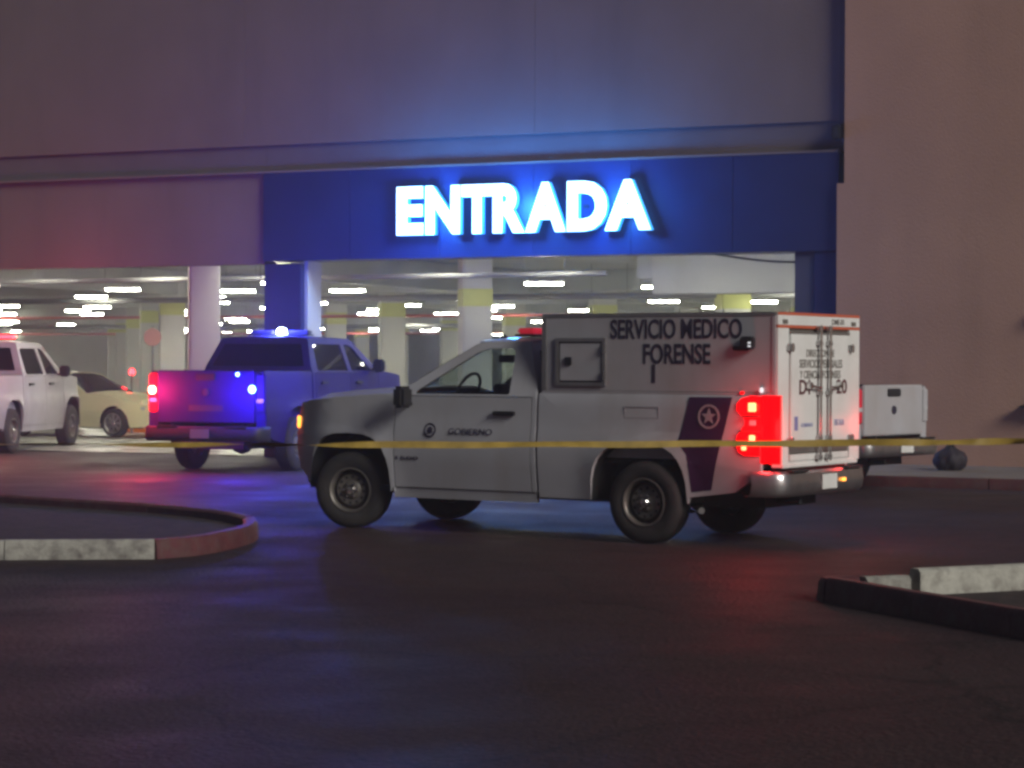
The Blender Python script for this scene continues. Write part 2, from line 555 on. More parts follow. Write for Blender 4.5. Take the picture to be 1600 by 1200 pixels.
# ------------------------------------------------------------------ pickups
def pickup(root, P):
    """root: the thing's Empty. local axes: +x forward, +y left, z up; rear axle at x = 0"""
    wb, tail, cab0, front = P['wb'], P['tail'], P['cab0'], P['front']
    cowl, rooff, roofr, zroof = P['cowl'], P['rooff'], P['roofr'], P['zroof']
    belt, rail, sill, hw = P['belt'], P['rail'], P['sill'], P['hw']
    paint, gl = P['paint'], P.get('glass', 'glass')
    arches = P['arches']            # (cx, zc, a, b)

    def zf(x):                      # fender / hood edge line
        t = (x - cowl) / (front - cowl)
        return belt + 0.015 - 0.13 * max(0, t) ** 1.4

    def yf(x, z):
        y = hw
        if z < 0.78: y -= 0.13 * (0.78 - z)
        if z > 1.0: y -= 0.035 * min(1, (z - 1.0) / 0.05) * 0.35 + 0.045 * (z - 1.0)
        if z > belt: y -= 0.33 * (z - belt)
        if x > wb + 0.25: y -= 0.26 * ((x - wb - 0.25) / 0.6) ** 2 * 0.9
        for cx, zc, a, b in arches:
            q = (abs((x - cx) / a) ** 2.9 + abs((z - zc) / b) ** 2.9) ** (1 / 2.9)
            if z > zc - 0.1: y += 0.022 * max(0.0, 1 - abs(q - 1.0) / 0.22)
        return y

    fa = arches[0]; ra = arches[1]
    doors = P['doors']              # list of (x_front, x_rear)
    xd0, xd1 = doors[0][0], doors[-1][1]
    for s in (1, -1):
        # front fender
        o = [(xd0 + 0.008, sill), (xd0 + 0.008, belt - 0.005), (cowl + 0.02, zf(cowl))]
        k = 8
        o += [(cowl + (front - 0.16 - cowl) * i / k, zf(cowl + (front - 0.16 - cowl) * i / k)) for i in range(1, k + 1)]
        o += [(front - 0.055, 1.14), (front - 0.03, 0.95), (front - 0.035, 0.78), (front - 0.10, 0.60)]
        o += sup_arch(*fa, z_end=sill + 0.06)[0:]
        panel('front_fender', o, None, yf, s, paint, root)
        # doors
        for i, (xa, xb) in enumerate(doors):
            o = [(xa - 0.006, sill + 0.05), (xa - 0.006, belt - 0.012), (xb + 0.006, belt - 0.012), (xb + 0.006, sill + 0.05)]
            d = panel('door', o, None, yf, s, paint, root)
            hx = xb + 0.20
            hm = MB().box(hx - 0.02, hx + 0.24, 0, 0.035, -0.022, 0.022)
            h = hm.build('door_handle', 'black', d, bevel=0.008)
            h.location = (0, s * (yf(hx + 0.1, belt - 0.17) + (0.004 if s > 0 else 0.039)), belt - 0.17)
        # rocker
        o = [(xd0 + 0.02, sill - 0.06), (xd0 + 0.02, sill + 0.042), (cab0 + 0.01, sill + 0.042), (cab0 + 0.01, sill - 0.06)]
        panel('rocker_panel', o, None, yf, s, paint, root, off=-0.012)
        # greenhouse: pillars and roof rail round the windows
        rz = zroof - 0.045
        o = [(cab0, sill + 0.05), (xd1 - 0.006, sill + 0.05), (xd1 - 0.006, belt - 0.004), (cowl - 0.02, belt - 0.004),
             (cowl + 0.02, belt + 0.03), (rooff + 0.10, rz - 0.035), (rooff - 0.06, rz), (roofr + 0.05, rz), (roofr, rz - 0.03),
             (cab0 + 0.02, belt + 0.12), (cab0, belt)]
        holes = P['windows']
        g = panel('cab_side', o, holes, yf, s, paint, root, lip=0.04)
        for hole in holes:
            panel('side_window', hole, None, yf, s, gl, g, lip=0.0, off=-0.02, step=0.5)
            MB().prism(hole, lambda x, z: (x, s * (yf(x, z) - 0.006), z), lambda x, z: (x, s * (yf(x, z) - 0.030), z)) if False else None
        # bed side
        o = [(cab0 - 0.03, sill), (cab0 - 0.03, rail)]
        o += [(tail, rail), (tail, 0.66), (tail + 0.10, 0.50)]
        o = o[::-1]
        ar = sup_arch(*ra, z_end=sill)
        o2 = [(cab0 - 0.03, sill), (cab0 - 0.03, rail), (tail, rail), (tail, 0.70), (tail + 0.28, 0.52), (ra[0] - ra[2] - 0.03, 0.46)]
        o2 += [p for p in ar[::-1][1:]]
        b = panel('bed_side', o2, None, yf, s, paint, root)
        bx('bed_rail', 'black' if not P.get('box') else paint, b, tail + 0.01, cab0 - 0.04, s * (yf(0, rail) - 0.09), s * (yf(0, rail) - 0.004), rail - 0.015, rail + 0.012, bevel=0.006)
        if not P.get('box'):
            bx('bed_wall', paint, b, tail + 0.01, cab0 - 0.05, s * (yf(0, rail) - 0.10), s * (yf(0, rail) - 0.095), 0.80, rail - 0.02)
        # wheel wells
        for (cx, zc, a, bb) in arches:
            n = 14
            def wf(u, v, cx=cx, zc=zc, a=a, bb=bb):
                t = math.pi * u
                c_, s_ = math.cos(t), math.sin(t)
                return (cx + (a - 0.01) * math.copysign(abs(c_) ** (2 / 2.9), c_), s * (hw - 0.03 - 0.42 * v), zc + (bb - 0.01) * abs(s_) ** (2 / 2.9))
            ww_ = surf('wheel_well', wf, n, 1, 'under', root)
            cap = [wf(k / n, 1.0) for k in range(n + 1)]
            MB().add(cap, [tuple(range(n + 1))]).build('well_cap', 'under', ww_)
        wheel(root, 0.0, s, hw - 0.005, r=P.get('tyre', 0.40))
        wheel(root, wb, s, hw - 0.005, r=P.get('tyre', 0.40), steer=P.get('steer', 0.0))
        # mirror
        mx, mz = P['mirror']
        ym = yf(mx, mz)
        mr = MB()
        mr.box(mx - 0.06, mx + 0.07, s * (ym + 0.07) if s > 0 else s * (ym + 0.27), s * (ym + 0.27) if s > 0 else s * (ym + 0.07), mz - 0.10, mz + 0.12)
        mo = mr.build('mirror', 'black', root, bevel=0.03)
        MB().tube([(mx + 0.02, s * (ym - 0.02), mz - 0.06), (mx + 0.02, s * (ym + 0.12), mz - 0.05)], 0.022).build('mirror_arm', 'black', mo, 40)
        # front lights
        yh = yf(front - 0.05, 1.05) - 0.02
        hl = MB().box(front - 0.18, front - 0.012, s * (yh - 0.30) if s > 0 else s * yh, s * yh if s > 0 else s * (yh - 0.30), 0.93, 1.15)
        ho = hl.build('headlight', 'clear', root, bevel=0.03)
        al = MB().box(front - 0.20, front - 0.06, 0, 0.03, 1.02, 1.15)
        ao = al.build('turn_signal', 'amber', ho, bevel=0.01)
        ya = yf(front - 0.08, 1.08) - 0.004
        ao.location = (0, s * ya if s > 0 else -ya - 0.03, 0)
    yb = lambda x, z: yf(x, z)
    # hood
    def hood(u, v):
        x = cowl + 0.03 + (front - 0.05 - cowl - 0.03) * u
        w = 2 * v - 1
        yy = (yf(min(x, front - 0.12), zf(x)) - 0.004)
        z = zf(x) + 0.004 + 0.075 * (1 - w * w) + 0.018 * math.exp(-((abs(w) - 0.55) / 0.12) ** 2)
        if u > 0.86: z -= 0.22 * ((u - 0.86) / 0.14) ** 2
        return (x, yy * w, z)
    surf('hood', hood, 18, 18, paint, root, thick=0.02)
    # windshield
    zt = zroof - 0.055
    def ws(u, v, k=0.0):
        w = 2 * v - 1
        x0 = cowl - 0.01 + 0.16 * (1 - w * w); z0 = belt + 0.045
        x1 = rooff + 0.05 + 0.07 * (1 - w * w); z1 = zt + 0.02 * (1 - w * w)
        y0 = yf(cowl, z0) - 0.02; y1 = yf(rooff, z1) - 0.02
        return (x0 + (x1 - x0) * u, (y0 + (y1 - y0) * u) * w, z0 + (z1 - z0) * u + 0.02 * math.sin(math.pi * u))
    surf('windshield', ws, 6, 10, gl, root)
    bx('cowl', 'black', root, cowl - 0.10, cowl + 0.10, -0.80, 0.80, belt - 0.06, belt + 0.02)
    # roof
    def roof(u, v):
        w = 2 * v - 1
        x = rooff + 0.06 + 0.07 * (1 - w * w) * (1 - u) + (roofr - rooff - 0.06) * u
        y1 = yf(x, zroof - 0.05) - 0.002
        return (x, y1 * w, zroof - 0.047 + 0.047 * (1 - abs(w) ** 3.5) * (0.6 + 0.4 * math.sin(math.pi * min(1, max(0, u)))))
    surf('roof', roof, 10, 14, paint, root, thick=0.025)
    # cab back with its window
    def back(u, v):
        w = 2 * v - 1
        z = 0.7 + (zroof - 0.05 - 0.7) * u
        x = cab0 + 0.005 if z < belt + 0.08 else cab0 + 0.005 + (roofr - cab0) * (z - belt - 0.08) / (zroof - 0.05 - belt - 0.08)
        return (x, (yf(x, z) - 0.015) * w, z)
    cb = surf('cab_back', back, 12, 6, paint, root)
    def rw(u, v):
        w = 2 * v - 1
        z = belt + 0.10 + (zroof - 0.14 - belt - 0.10) * u
        x = cab0 - 0.006 + (roofr - cab0) * (z - belt - 0.08) / (zroof - 0.05 - belt - 0.08)
        return (x, (yf(x, z) - 0.12) * w, z)
    surf('rear_window', rw, 2, 4, 'dglass', cb)
    # front end
    bx('grille', 'black', root, front - 0.12, front - 0.01, -hw + 0.43, hw - 0.43, 0.74, 1.17, bevel=0.02)
    for z in (0.84, 0.96, 1.08):
        bx('grille_bar', 'chrome', root, front - 0.02, front + 0.012, -hw + 0.42, hw - 0.42, z - 0.02, z + 0.02, bevel=0.006)
    def fb(u, v):
        w = 2 * v - 1
        t = u
        z = 0.42 + 0.32 * t
        x = front + 0.06 - 0.22 * abs(w) ** 3 - 0.03 * abs(2 * t - 1) ** 3
        return (x - 0.02, w * (yf(front - 0.06, 0.7) - 0.0), z)
    surf('front_bumper', fb, 6, 16, P.get('bumper_mat', 'bumper'), root)
    # underside
    bx('chassis', 'under', root, tail + 0.15, front - 0.2, -0.55, 0.55, 0.36, 0.62)
    bx('floor_pan', 'under', root, cab0, cowl + 0.4, -0.86, 0.86, sill + 0.0, sill + 0.06)
    MB().tube([(0, -0.75, 0.40), (0, 0.75, 0.40)], 0.06).build('rear_axle', 'under', root, 40)
    MB().lathe([(0.01, -0.15), (0.12, -0.12), (0.16, 0), (0.12, 0.12), (0.01, 0.15)], 12, c=(0, 0, 0.40)).build('differential', 'under', root, 50)
    # bed and tailgate
    bx('bed_floor', 'under', root, tail + 0.02, cab0 - 0.05, -0.82, 0.82, 0.76, 0.80)
    if not P.get('box'):
        tg = bx('tailgate', paint, root, tail - 0.045, tail + 0.005, -hw + 0.17, hw - 0.17, 0.77, rail + 0.02, bevel=0.015)
        bx('tailgate_handle', 'black', tg, tail - 0.062, tail - 0.03, -0.17, 0.17, rail - 0.14, rail - 0.03, bevel=0.012)
        MB().lathe([(0.001, -0.012), (0.055, -0.010), (0.06, 0.004)], 20, axis='x', c=(tail - 0.05, 0, rail - 0.32)).build('emblem', 'letter', tg, 30)
        bx('front_bed_wall', paint, root, cab0 - 0.06, cab0 - 0.045, -0.82, 0.82, 0.8, rail - 0.02)
        for s in (1, -1):
            ls = MB().box(tail - 0.035, tail + 0.11, min(s * (hw - 0.165), s * (hw - 0.005)), max(s * (hw - 0.165), s * (hw - 0.005)), 0.93, rail - 0.03)
            lo = ls.build('tail_lamp', P.get('tail_mat', 'redlens2') if s > 0 or not P.get('one_lamp') else paint, root, bevel=0.02)
            bx('reverse_lamp', 'clear', lo, tail - 0.042, tail - 0.02, s * (hw - 0.15), s * (hw - 0.03), 1.09, 1.15, bevel=0.006)
        bx('corner_post', paint, root, tail - 0.01, tail + 0.02, hw - 0.165, hw - 0.02, 0.70, 0.93)
        bx('corner_post', paint, root, tail - 0.01, tail + 0.02, -hw + 0.02, -hw + 0.165, 0.70, 0.93)
    # rear bumper: wraps round the corners
    def rb(u, v):
        w = 2 * v - 1
        zz = [(0.72, 0.0), (0.725, -0.05), (0.70, -0.085), (0.60, -0.10), (0.52, -0.085), (0.49, -0.05), (0.50, 0.0)]
        i = u * (len(zz) - 1)
        a = zz[int(min(i, len(zz) - 2))]; b2 = zz[int(min(i, len(zz) - 2)) + 1]; f_ = i - int(min(i, len(zz) - 2))
        z = a[0] + (b2[0] - a[0]) * f_; dx = a[1] + (b2[1] - a[1]) * f_
        ww = abs(w)
        if ww < 0.8:
            return (tail - 0.13 + dx - 0.02 * (1 - ww ** 2), math.copysign(ww / 0.8 * (hw - 0.12), w), z)
        t = (ww - 0.8) / 0.2 * math.pi / 2
        return (tail - 0.13 + dx + 0.30 * (1 - math.cos(t)) * 1.0, math.copysign(hw - 0.12 + (0.13 + dx * -0.3) * math.sin(t), w), z)
    rbm = surf('rear_bumper', rb, 12, 40, P.get('bumper_mat', 'bumper'), root)
    bx('licence_plate', P.get('plate', 'boxrear'), rbm, tail - 0.262, tail - 0.252, -0.16, 0.16, 0.54, 0.68)
    for s in (1, -1):
        bx('bumper_step', 'black', rbm, tail - 0.245, tail - 0.14, s * 0.42, s * 0.78, 0.715, 0.735)
    MB().tube([(tail + 0.5, 0.3, 0.42), (tail - 0.1, 0.3, 0.42)], 0.03).build('tow_hitch', 'under', root, 40)
    # cabin
    ds = bx('dashboard', 'black', root, cowl - 0.42, cowl - 0.02, -0.78, 0.78, 0.85, belt + 0.03, bevel=0.06)
    sw = MB()
    n = 24
    ring = []
    c0 = Vector((cowl - 0.50, 0.40, belt + 0.05))
    for k in range(n + 1):
        t = 2 * math.pi * k / n
        ring.append(c0 + Vector((0.19 * math.sin(t) * -0.42, 0.19 * math.cos(t), 0.19 * math.sin(t) * 0.9)))
    sw.tube(ring, 0.017, 6, cap=False)
    sw.tube([c0 + Vector((0, -0.18, 0)), c0, c0 + Vector((0, 0.18, 0))], 0.02, 6)
    sw.tube([c0, c0 + Vector((0.25, 0, -0.18))], 0.03, 6)
    sw.build('steering_wheel', 'black', root, 40)
    bx('rear_view_mirror', 'black', root, rooff + 0.18, rooff + 0.22, -0.14, 0.14, zroof - 0.26, zroof - 0.18, bevel=0.01)
    for xs in P['seats']:
        for ys in (0.40, -0.40):
            st = bx('seat', 'seat', root, xs, xs + 0.52, ys - 0.25, ys + 0.25, 0.72, 0.94, bevel=0.06)
            mt = Matrix.Translation((xs + 0.08, ys, 0.96)) @ Matrix.Rotation(R(-12), 4, 'Y')
            MB().box(-0.09, 0.07, -0.24, 0.24, 0.0, 0.58, mt).build('seat_back', 'seat', st, bevel=0.05)
            MB().box(-0.07, 0.05, -0.14, 0.14, 0.60, 0.80, mt).build('headrest', 'seat', st, bevel=0.045)
    return yf


# ------------------------------------------------------------------ ground, kerbs, pavement
FAC = Vector((5.25, 36.3, 0))                   # foot of the facade's right end
FA = R(-25.3)                                   # facade runs to the right along (cos, sin)
FD = Vector((math.cos(FA), math.sin(FA), 0))
FN = Vector((math.sin(FA), -math.cos(FA), 0))   # towards the street


def fp(t, d, z=0.0):
    """t metres left of the tan wall's corner, d metres towards the street"""
    p = FAC - FD * t + FN * d
    return (p.x, p.y, z)


g = MB()
N = 40
g.add([(-160, -20, 0), (160, -20, 0), (160, 220, 0), (-160, 220, 0)], [(0, 1, 2, 3)])
tag(g.build('ground', 'asphalt'), kind='structure')

# garage floor (a sheet above the ground)
gf = MB()
gf.add([fp(-30, -0.15, 0.02), fp(60, -0.15, 0.02), fp(60, -110, 0.02), fp(-30, -110, 0.02)], [(0, 1, 2, 3)])
tag(gf.build('garage_floor', 'gfloor'), kind='structure')

# raised sidewalk in front of the tan wall, with its red kerb
sw_ = MB()
KD = 3.9
pts = [fp(-40, 0.02), fp(0.3, 0.02)]
for k in range(9):
    t = math.pi / 2 * k / 8
    pts.append(fp(0.3 - 0.0 + 0.0 - 1.2 * (1 - math.cos(t)) + 0.0, KD - 1.2 + 1.2 * math.sin(t) - 0.0) if k else fp(0.3, KD - 1.2))
pts.append(fp(-40, KD))
sw_.prism([(p[0], p[1]) for p in pts], lambda x, y: (x, y, 0.0), lambda x, y: (x, y, 0.15))
tag(sw_.build('sidewalk', 'walk'), kind='structure')


def kerb_run(name, pts, w, h, m, parent, inner=1, closed=False):
    """one kerb stone along a polyline: rounded top edges"""
    prof = [(0, 0), (0.012, h - 0.03), (0.035, h), (w - 0.03, h), (w, h - 0.025), (w, 0)]
    P_ = [Vector((p[0], p[1], 0)) for p in pts]
    vs, fs = [], []
    for i, p in enumerate(P_):
        d = (P_[min(i + 1, len(P_) - 1)] - P_[max(0, i - 1)]).normalized()
        nrm = Vector((-d.y, d.x, 0)) * inner
        for a, b in prof:
            q = p + nrm * a
            vs.append((q.x, q.y, b))
    k = len(prof)
    for i in range(len(P_) - 1):
        for j in range(k - 1):
            fs.append((i * k + j, (i + 1) * k + j, (i + 1) * k + j + 1, i * k + j + 1))
    fs.append(tuple(range(k)))
    fs.append(tuple(range((len(P_) - 1) * k, len(P_) * k))[::-1])
    return MB().add(vs, fs).build(name, m, parent, 40)


kr = empty('red_kerb', fp(-8, KD))
tag(kr, 'dark red painted kerb along the foot of the tan wall', 'kerb')
inv = Matrix.Translation(kr.location).inverted()
for a in range(10):
    p0 = inv @ Vector(fp(-1.0 - 2.4 * a, KD + 0.12)); p1 = inv @ Vector(fp(-1.0 - 2.4 * (a + 1) + 0.02, KD + 0.12))
    kerb_run('kerb_stone', [p0, p1], 0.118, 0.152, 'kerbred', kr, inner=1)

# parking island, left
isl = empty('parking_island', (-4.2, 22.5, 0))
tag(isl, 'kerbed parking island with worn white and red kerb, left side', 'island')
outl = [(-9.5, 19.2), (-7.4, 19.25), (-5.4, 19.35), (-3.10, 19.62)]
red1 = [(-3.08, 19.62), (-2.85, 19.85), (-2.66, 20.3), (-2.52, 20.9), (-2.45, 21.5), (-2.46, 22.1), (-2.56, 22.7)]
far1 = [(-2.57, 22.72), (-2.85, 23.4), (-3.3, 24.05), (-3.85, 24.65)]
far2 = [(-3.87, 24.67), (-4.9, 25.5), (-6.2, 26.6), (-8.5, 28.4)]
iv = Matrix.Translation(isl.location).inverted()
loc = lambda l: [iv @ Vector((p[0], p[1], 0)) for p in l]


def stones(pts, w, h, mats, parent, inner, ln=1.3):
    P_ = [Vector((p[0], p[1], 0)) for p in pts]
    total = sum((b - a).length for a, b in zip(P_, P_[1:]))
    def at(s):
        for a, b in zip(P_, P_[1:]):
            l = (b - a).length
            if s <= l: return a + (b - a) * (s / l)
            s -= l
        return P_[-1]
    n = max(1, round(total / ln))
    for k in range(n):
        s0, s1 = total * k / n + 0.004, total * (k + 1) / n - 0.004
        kerb_run('kerb_stone', [at(s0 + (s1 - s0) * j / 4) for j in range(5)], w, h + random.uniform(-0.004, 0.004), mats, parent, inner)


stones(loc(outl), 0.15, 0.17, 'kerbworn', isl, 1)
stones(loc(red1), 0.15, 0.17, 'kerbred', isl, 1)
stones(loc(far1), 0.15, 0.17, 'kerbred', isl, 1)
stones(loc(far2), 0.15, 0.17, 'kerbred', isl, 1)
allp = outl + red1 + far1 + far2
so = MB()
cx_ = sum(p[0] for p in allp) / len(allp); cy_ = sum(p[1] for p in allp) / len(allp)
poly = [(iv @ Vector((p[0] + (cx_ - p[0]) * 0.03, p[1] + (cy_ - p[1]) * 0.03, 0))) for p in allp]
so.prism([(p.x, p.y) for p in poly], lambda x, y: (x, y, 0.004), lambda x, y: (x, y, 0.075))
tag(so.build('soil_bed', 'soil', isl))

# parking island, right
isr = empty('parking_island', (3.4, 16.0, 0))
tag(isr, 'pointed kerbed island with pale inner kerb, right side', 'island')
iv = Matrix.Translation(isr.location).inverted()
near = [(2.26, 16.30), (2.45, 15.85), (2.8, 15.05), (3.24, 14.05), (3.9, 12.6), (5.0, 10.2)]
tipb = [(2.30, 16.62), (2.20, 16.56), (2.15, 16.47), (2.16, 16.40)]
farr = [(6.6, 18.75), (5.2, 17.95), (3.9, 17.25), (2.95, 16.78)]
tipw = [(2.60, 16.61), (2.32, 16.50)]
stones(loc(near), 0.15, 0.18, 'kerbred', isr, 1, 1.1)
stones(loc([(2.52, 16.64), (2.36, 16.60), (2.25, 16.52), (2.22, 16.42), (2.255, 16.31)]), 0.14, 0.165, 'kerbred', isr, 1, 0.8)
stones(loc(farr), 0.15, 0.21, 'kerb', isr, 1, 1.2)
stones(loc([(2.90, 16.76), (2.55, 16.62)]), 0.14, 0.165, 'kerbworn', isr, 1, 0.4)
so = MB()
poly = [(2.35, 16.4), (2.9, 15.25), (3.4, 14.2), (5.1, 10.4), (9.0, 12.0), (7.0, 18.6), (5.2, 17.75), (3.9, 17.05), (2.7, 16.45)]
poly = [iv @ Vector((p[0], p[1], 0)) for p in poly]
so.prism([(p.x, p.y) for p in poly], lambda x, y: (x, y, 0.004), lambda x, y: (x, y, 0.02))
so.build('soil_bed', 'soil', isr)

# ------------------------------------------------------------------ the building
bd = empty('parking_building', FAC, FA)
tag(bd, 'large grey and tan parking building with dark entrance header', 'building')
# local axes of bd: x to the right along the facade, y into the building
ZB, ZT, ZS = 3.55, 5.14, 5.64


def bp_(name, m, t0, t1, d0, d1, z0, z1, bevel=0.0, parent=bd):
    return bx(name, m, parent, -t1, -t0, -d1, -d0, z0, z1, bevel)


# upper wall in precast panels
pz = [(ZS, 10.6)]
tcuts = [-0.42, 5.4, 11.2, 17.0, 22.8, 28.6]
for a, b in zip(tcuts, tcuts[1:]):
    for z0, z1 in pz:
        bp_('wall_panel', 'wall', a + 0.002, b - 0.002, -0.40, random.uniform(-0.002, 0.002), z0, z1, 0.003)
bp_('wall_core', 'strip', -0.4, 28.6, -0.60, -0.41, ZB, 10.6)
# dark ledge strip under the panels, set back a little
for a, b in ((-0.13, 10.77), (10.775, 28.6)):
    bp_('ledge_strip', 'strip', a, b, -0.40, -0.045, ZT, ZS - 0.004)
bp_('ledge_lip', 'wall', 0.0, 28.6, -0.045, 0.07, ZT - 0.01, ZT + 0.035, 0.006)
# header over the left opening
for a, b in ((10.775, 16.7), (16.705, 22.7), (22.705, 28.6)):
    bp_('header_panel', 'wall', a, b - 0.004, -0.40, -0.01, ZB - 0.05, ZT - 0.012, 0.006)
# dark sign band: cladding sheets
for k in range(6):
    t0 = 10.77 * k / 6; t1 = 10.77 * (k + 1) / 6
    bp_('cladding_sheet', 'navy', t0 + 0.002, t1 - 0.002, -0.40, 0.06, ZB, ZT - 0.012, 0.004)
# jambs
bp_('jamb_pillar', 'dpillar', 0.42, 0.755, -0.55, -0.02, 0, ZB - 0.002, 0.01)
bp_('jamb_pillar', 'navy', 0.0, 0.418, -0.55, 0.02, 0, ZB - 0.002, 0.01)
bp_('entrance_pillar', 'navy', 10.0, 10.77, -0.70, 0.02, 0, ZB - 0.052, 0.015)
bp_('pillar_lit_edge', 'conc', 9.93, 9.998, -0.6, -0.1, 0, ZB - 0.002, 0.004)  # pale strip stands in for garage light on the pillar's inner face
bp_('side_pillar', 'dpillar', 22.4, 23.2, -0.70, 0.0, 0, ZB - 0.052, 0.01)
# tan wall to the right, proud of the entrance
tc = [0.0, -5.8, -11.6, -17.4]
for a, b in zip(tc, tc[1:]):
    z0 = 0.10
    bp_('stucco_panel', 'tan', b + 0.004, a - 0.004, -0.5, 0.16, z0, 4.62)
    bp_('stucco_panel', 'tan', b + 0.004, a - 0.004 - (0.12 if a == 0 else 0), -0.5, 0.16, 4.6203, 10.6)
bp_('joint_flashing', 'strip', -0.11, -0.02, 0.02, 0.10, 5.3, 10.6)
bp_('dark_notch', 'black', -0.06, 0.08, -0.05, 0.22, 5.32, 5.55, 0.02)  # black block added in place of the dark notch at the wall corner
# garage ceiling, girders, end walls and roof
bp_('roof_slab', 'strip', -30, 60, -112, -0.62, 10.3, 10.5)
bp_('garage_ceiling', 'ceil', -30, 60, -112, -0.62, 3.95, 4.15)
bp_('garage_wall', 'conc', -30, 60, -113, -111, 0, 4.0)
bp_('garage_wall', 'conc', -31, -30, -112, -0.6, 0, 4.0)
bp_('garage_wall', 'conc', 60, 61, -112, -0.6, 0, 4.0)
# girder just inside, right half of the entrance, and cross girders
bp_('girder', 'conc', -8, 5.2, -5.4, -4.9, 3.05, 3.95, 0.02)
for d in (14, 24, 36, 50, 66, 84):
    bp_('girder', 'ceil', -29, 59, -d - 0.4, -d, 3.45, 3.95, 0.02)
for t, d0 in ((5.2, 5.0), (-2.0, 5.6), (12.0, 3.0), (20.0, 3.0)):
    bp_('girder', 'ceil', t, t + 0.35, -109, -d0, 3.35, 3.94, 0.02)
# pipes under the ceiling
for i, (d, z, m, a, b, r) in enumerate(((9, 3.15, 'pipe', -10, 40, 0.06), (9.6, 3.2, 'pipe', -10, 40, 0.04), (20, 3.02, 'pipe_red', -10, 50, 0.045),
                                       (31, 2.95, 'pipe', -10, 50, 0.08), (44, 2.9, 'pipe_red', -15, 55, 0.05), (3.2, 3.38, 'pipe', 5.4, 30, 0.05))):
    MB().tube([(-a, d, z), (-(a + b) / 2, d, z), (-b, d, z)], r, 8).build('ceiling_pipe', m, bd, 40)
# sagging cable at the right end of the opening
MB().tube([(-2.3 + 0.16 * k, 0.35, 3.56 - 0.16 * math.sin(math.pi * k / 10 * 0.55)) for k in range(11)], 0.02, 6).build('loose_cable', 'black', bd, 40)

# illuminated sign: one mesh for each letter
sg = empty('entrance_sign', fp(5.55, 0.06, 3.945), FA)
tag(sg, 'lit white block letters ENTRADA on the dark header', 'sign')
bounds = [('E', 98, 250), ('N', 262, 455), ('T', 462, 636), ('R', 636, 810), ('A', 812, 1030), ('D', 1036, 1246), ('A', 1236, 1475)]
W_T = 4.78
for ch, a, b in bounds:
    w = (b - a) / 1377 * W_T; x0 = (a - 98) / 1377 * W_T - W_T / 2
    me = text_mesh(ch, w, 0.845, 0.13, offset=0.052)
    me.materials.append(M['signside']); me.materials.append(M['sign'])
    for p in me.polygons:
        p.material_index = 1 if (abs(p.normal.y) > 0.8 and p.center.y < -0.06) else 0
    o = link('letter', me, None, sg)
    o.location = (x0, -0.05, 0)
    bx('standoff', 'black', o, w * 0.35, w * 0.45, 0.0, 0.049, 0.4, 0.45)
sgl = [(-1.6, 0.4), (0, 0.45), (1.6, 0.4)]
for x, z in sgl:
    point_light('sign_glow', sg, (x, -0.55, z), (0.04, 0.28, 1.0), 260, 0.22)

# ------------------------------------------------------------------ garage columns and tube lights
CA = Vector((-2.25, 10.8, 0)); CB = Vector((5.3, 1.15, 0)); C0 = Vector((-6.05, 44.3, 0))
cm = {}


def column_mesh():
    w = 0.30
    a = MB().box(-w, w, -w, w, 0, 3.94)
    b = MB().box(-w - 0.006, w + 0.006, -w - 0.006, w + 0.006, 2.85, 3.22)
    return a, b


sh_me = bd_me = None
for i in range(0, 6):
    for j in range(-3, 7):
        p = C0 + CA * i + CB * j
        q = p - FAC
        depth_in = -(q.dot(FN))
        if depth_in < 1.6 or depth_in > 105: continue
        u = p.x / p.y
        if u < -0.30 or u > 0.20: continue
        c = empty('garage_column', p, R(12))
        if sh_me is None:
            a_, b_ = column_mesh()
            o1 = a_.build('shaft', 'conc', c, bevel=0.03); sh_me = o1.data
            o2 = b_.build('yellow_band', 'yellow', c, bevel=0.01); bd_me = o2.data
            if (i, j) == (0, 0): bpy.data.objects.remove(o2)
        else:
            link('shaft', sh_me, None, c)
            if (i, j) != (0, 0): link('yellow_band', bd_me, None, c)
        if (i, j) == (0, 0):
            tag(c, 'nearest pale garage column left of the dark entrance pillar', 'column')
        else:
            tag(c, 'pale square garage column with yellow painted band deeper inside', 'column')
        c['group'] = 'columns inside the garage'

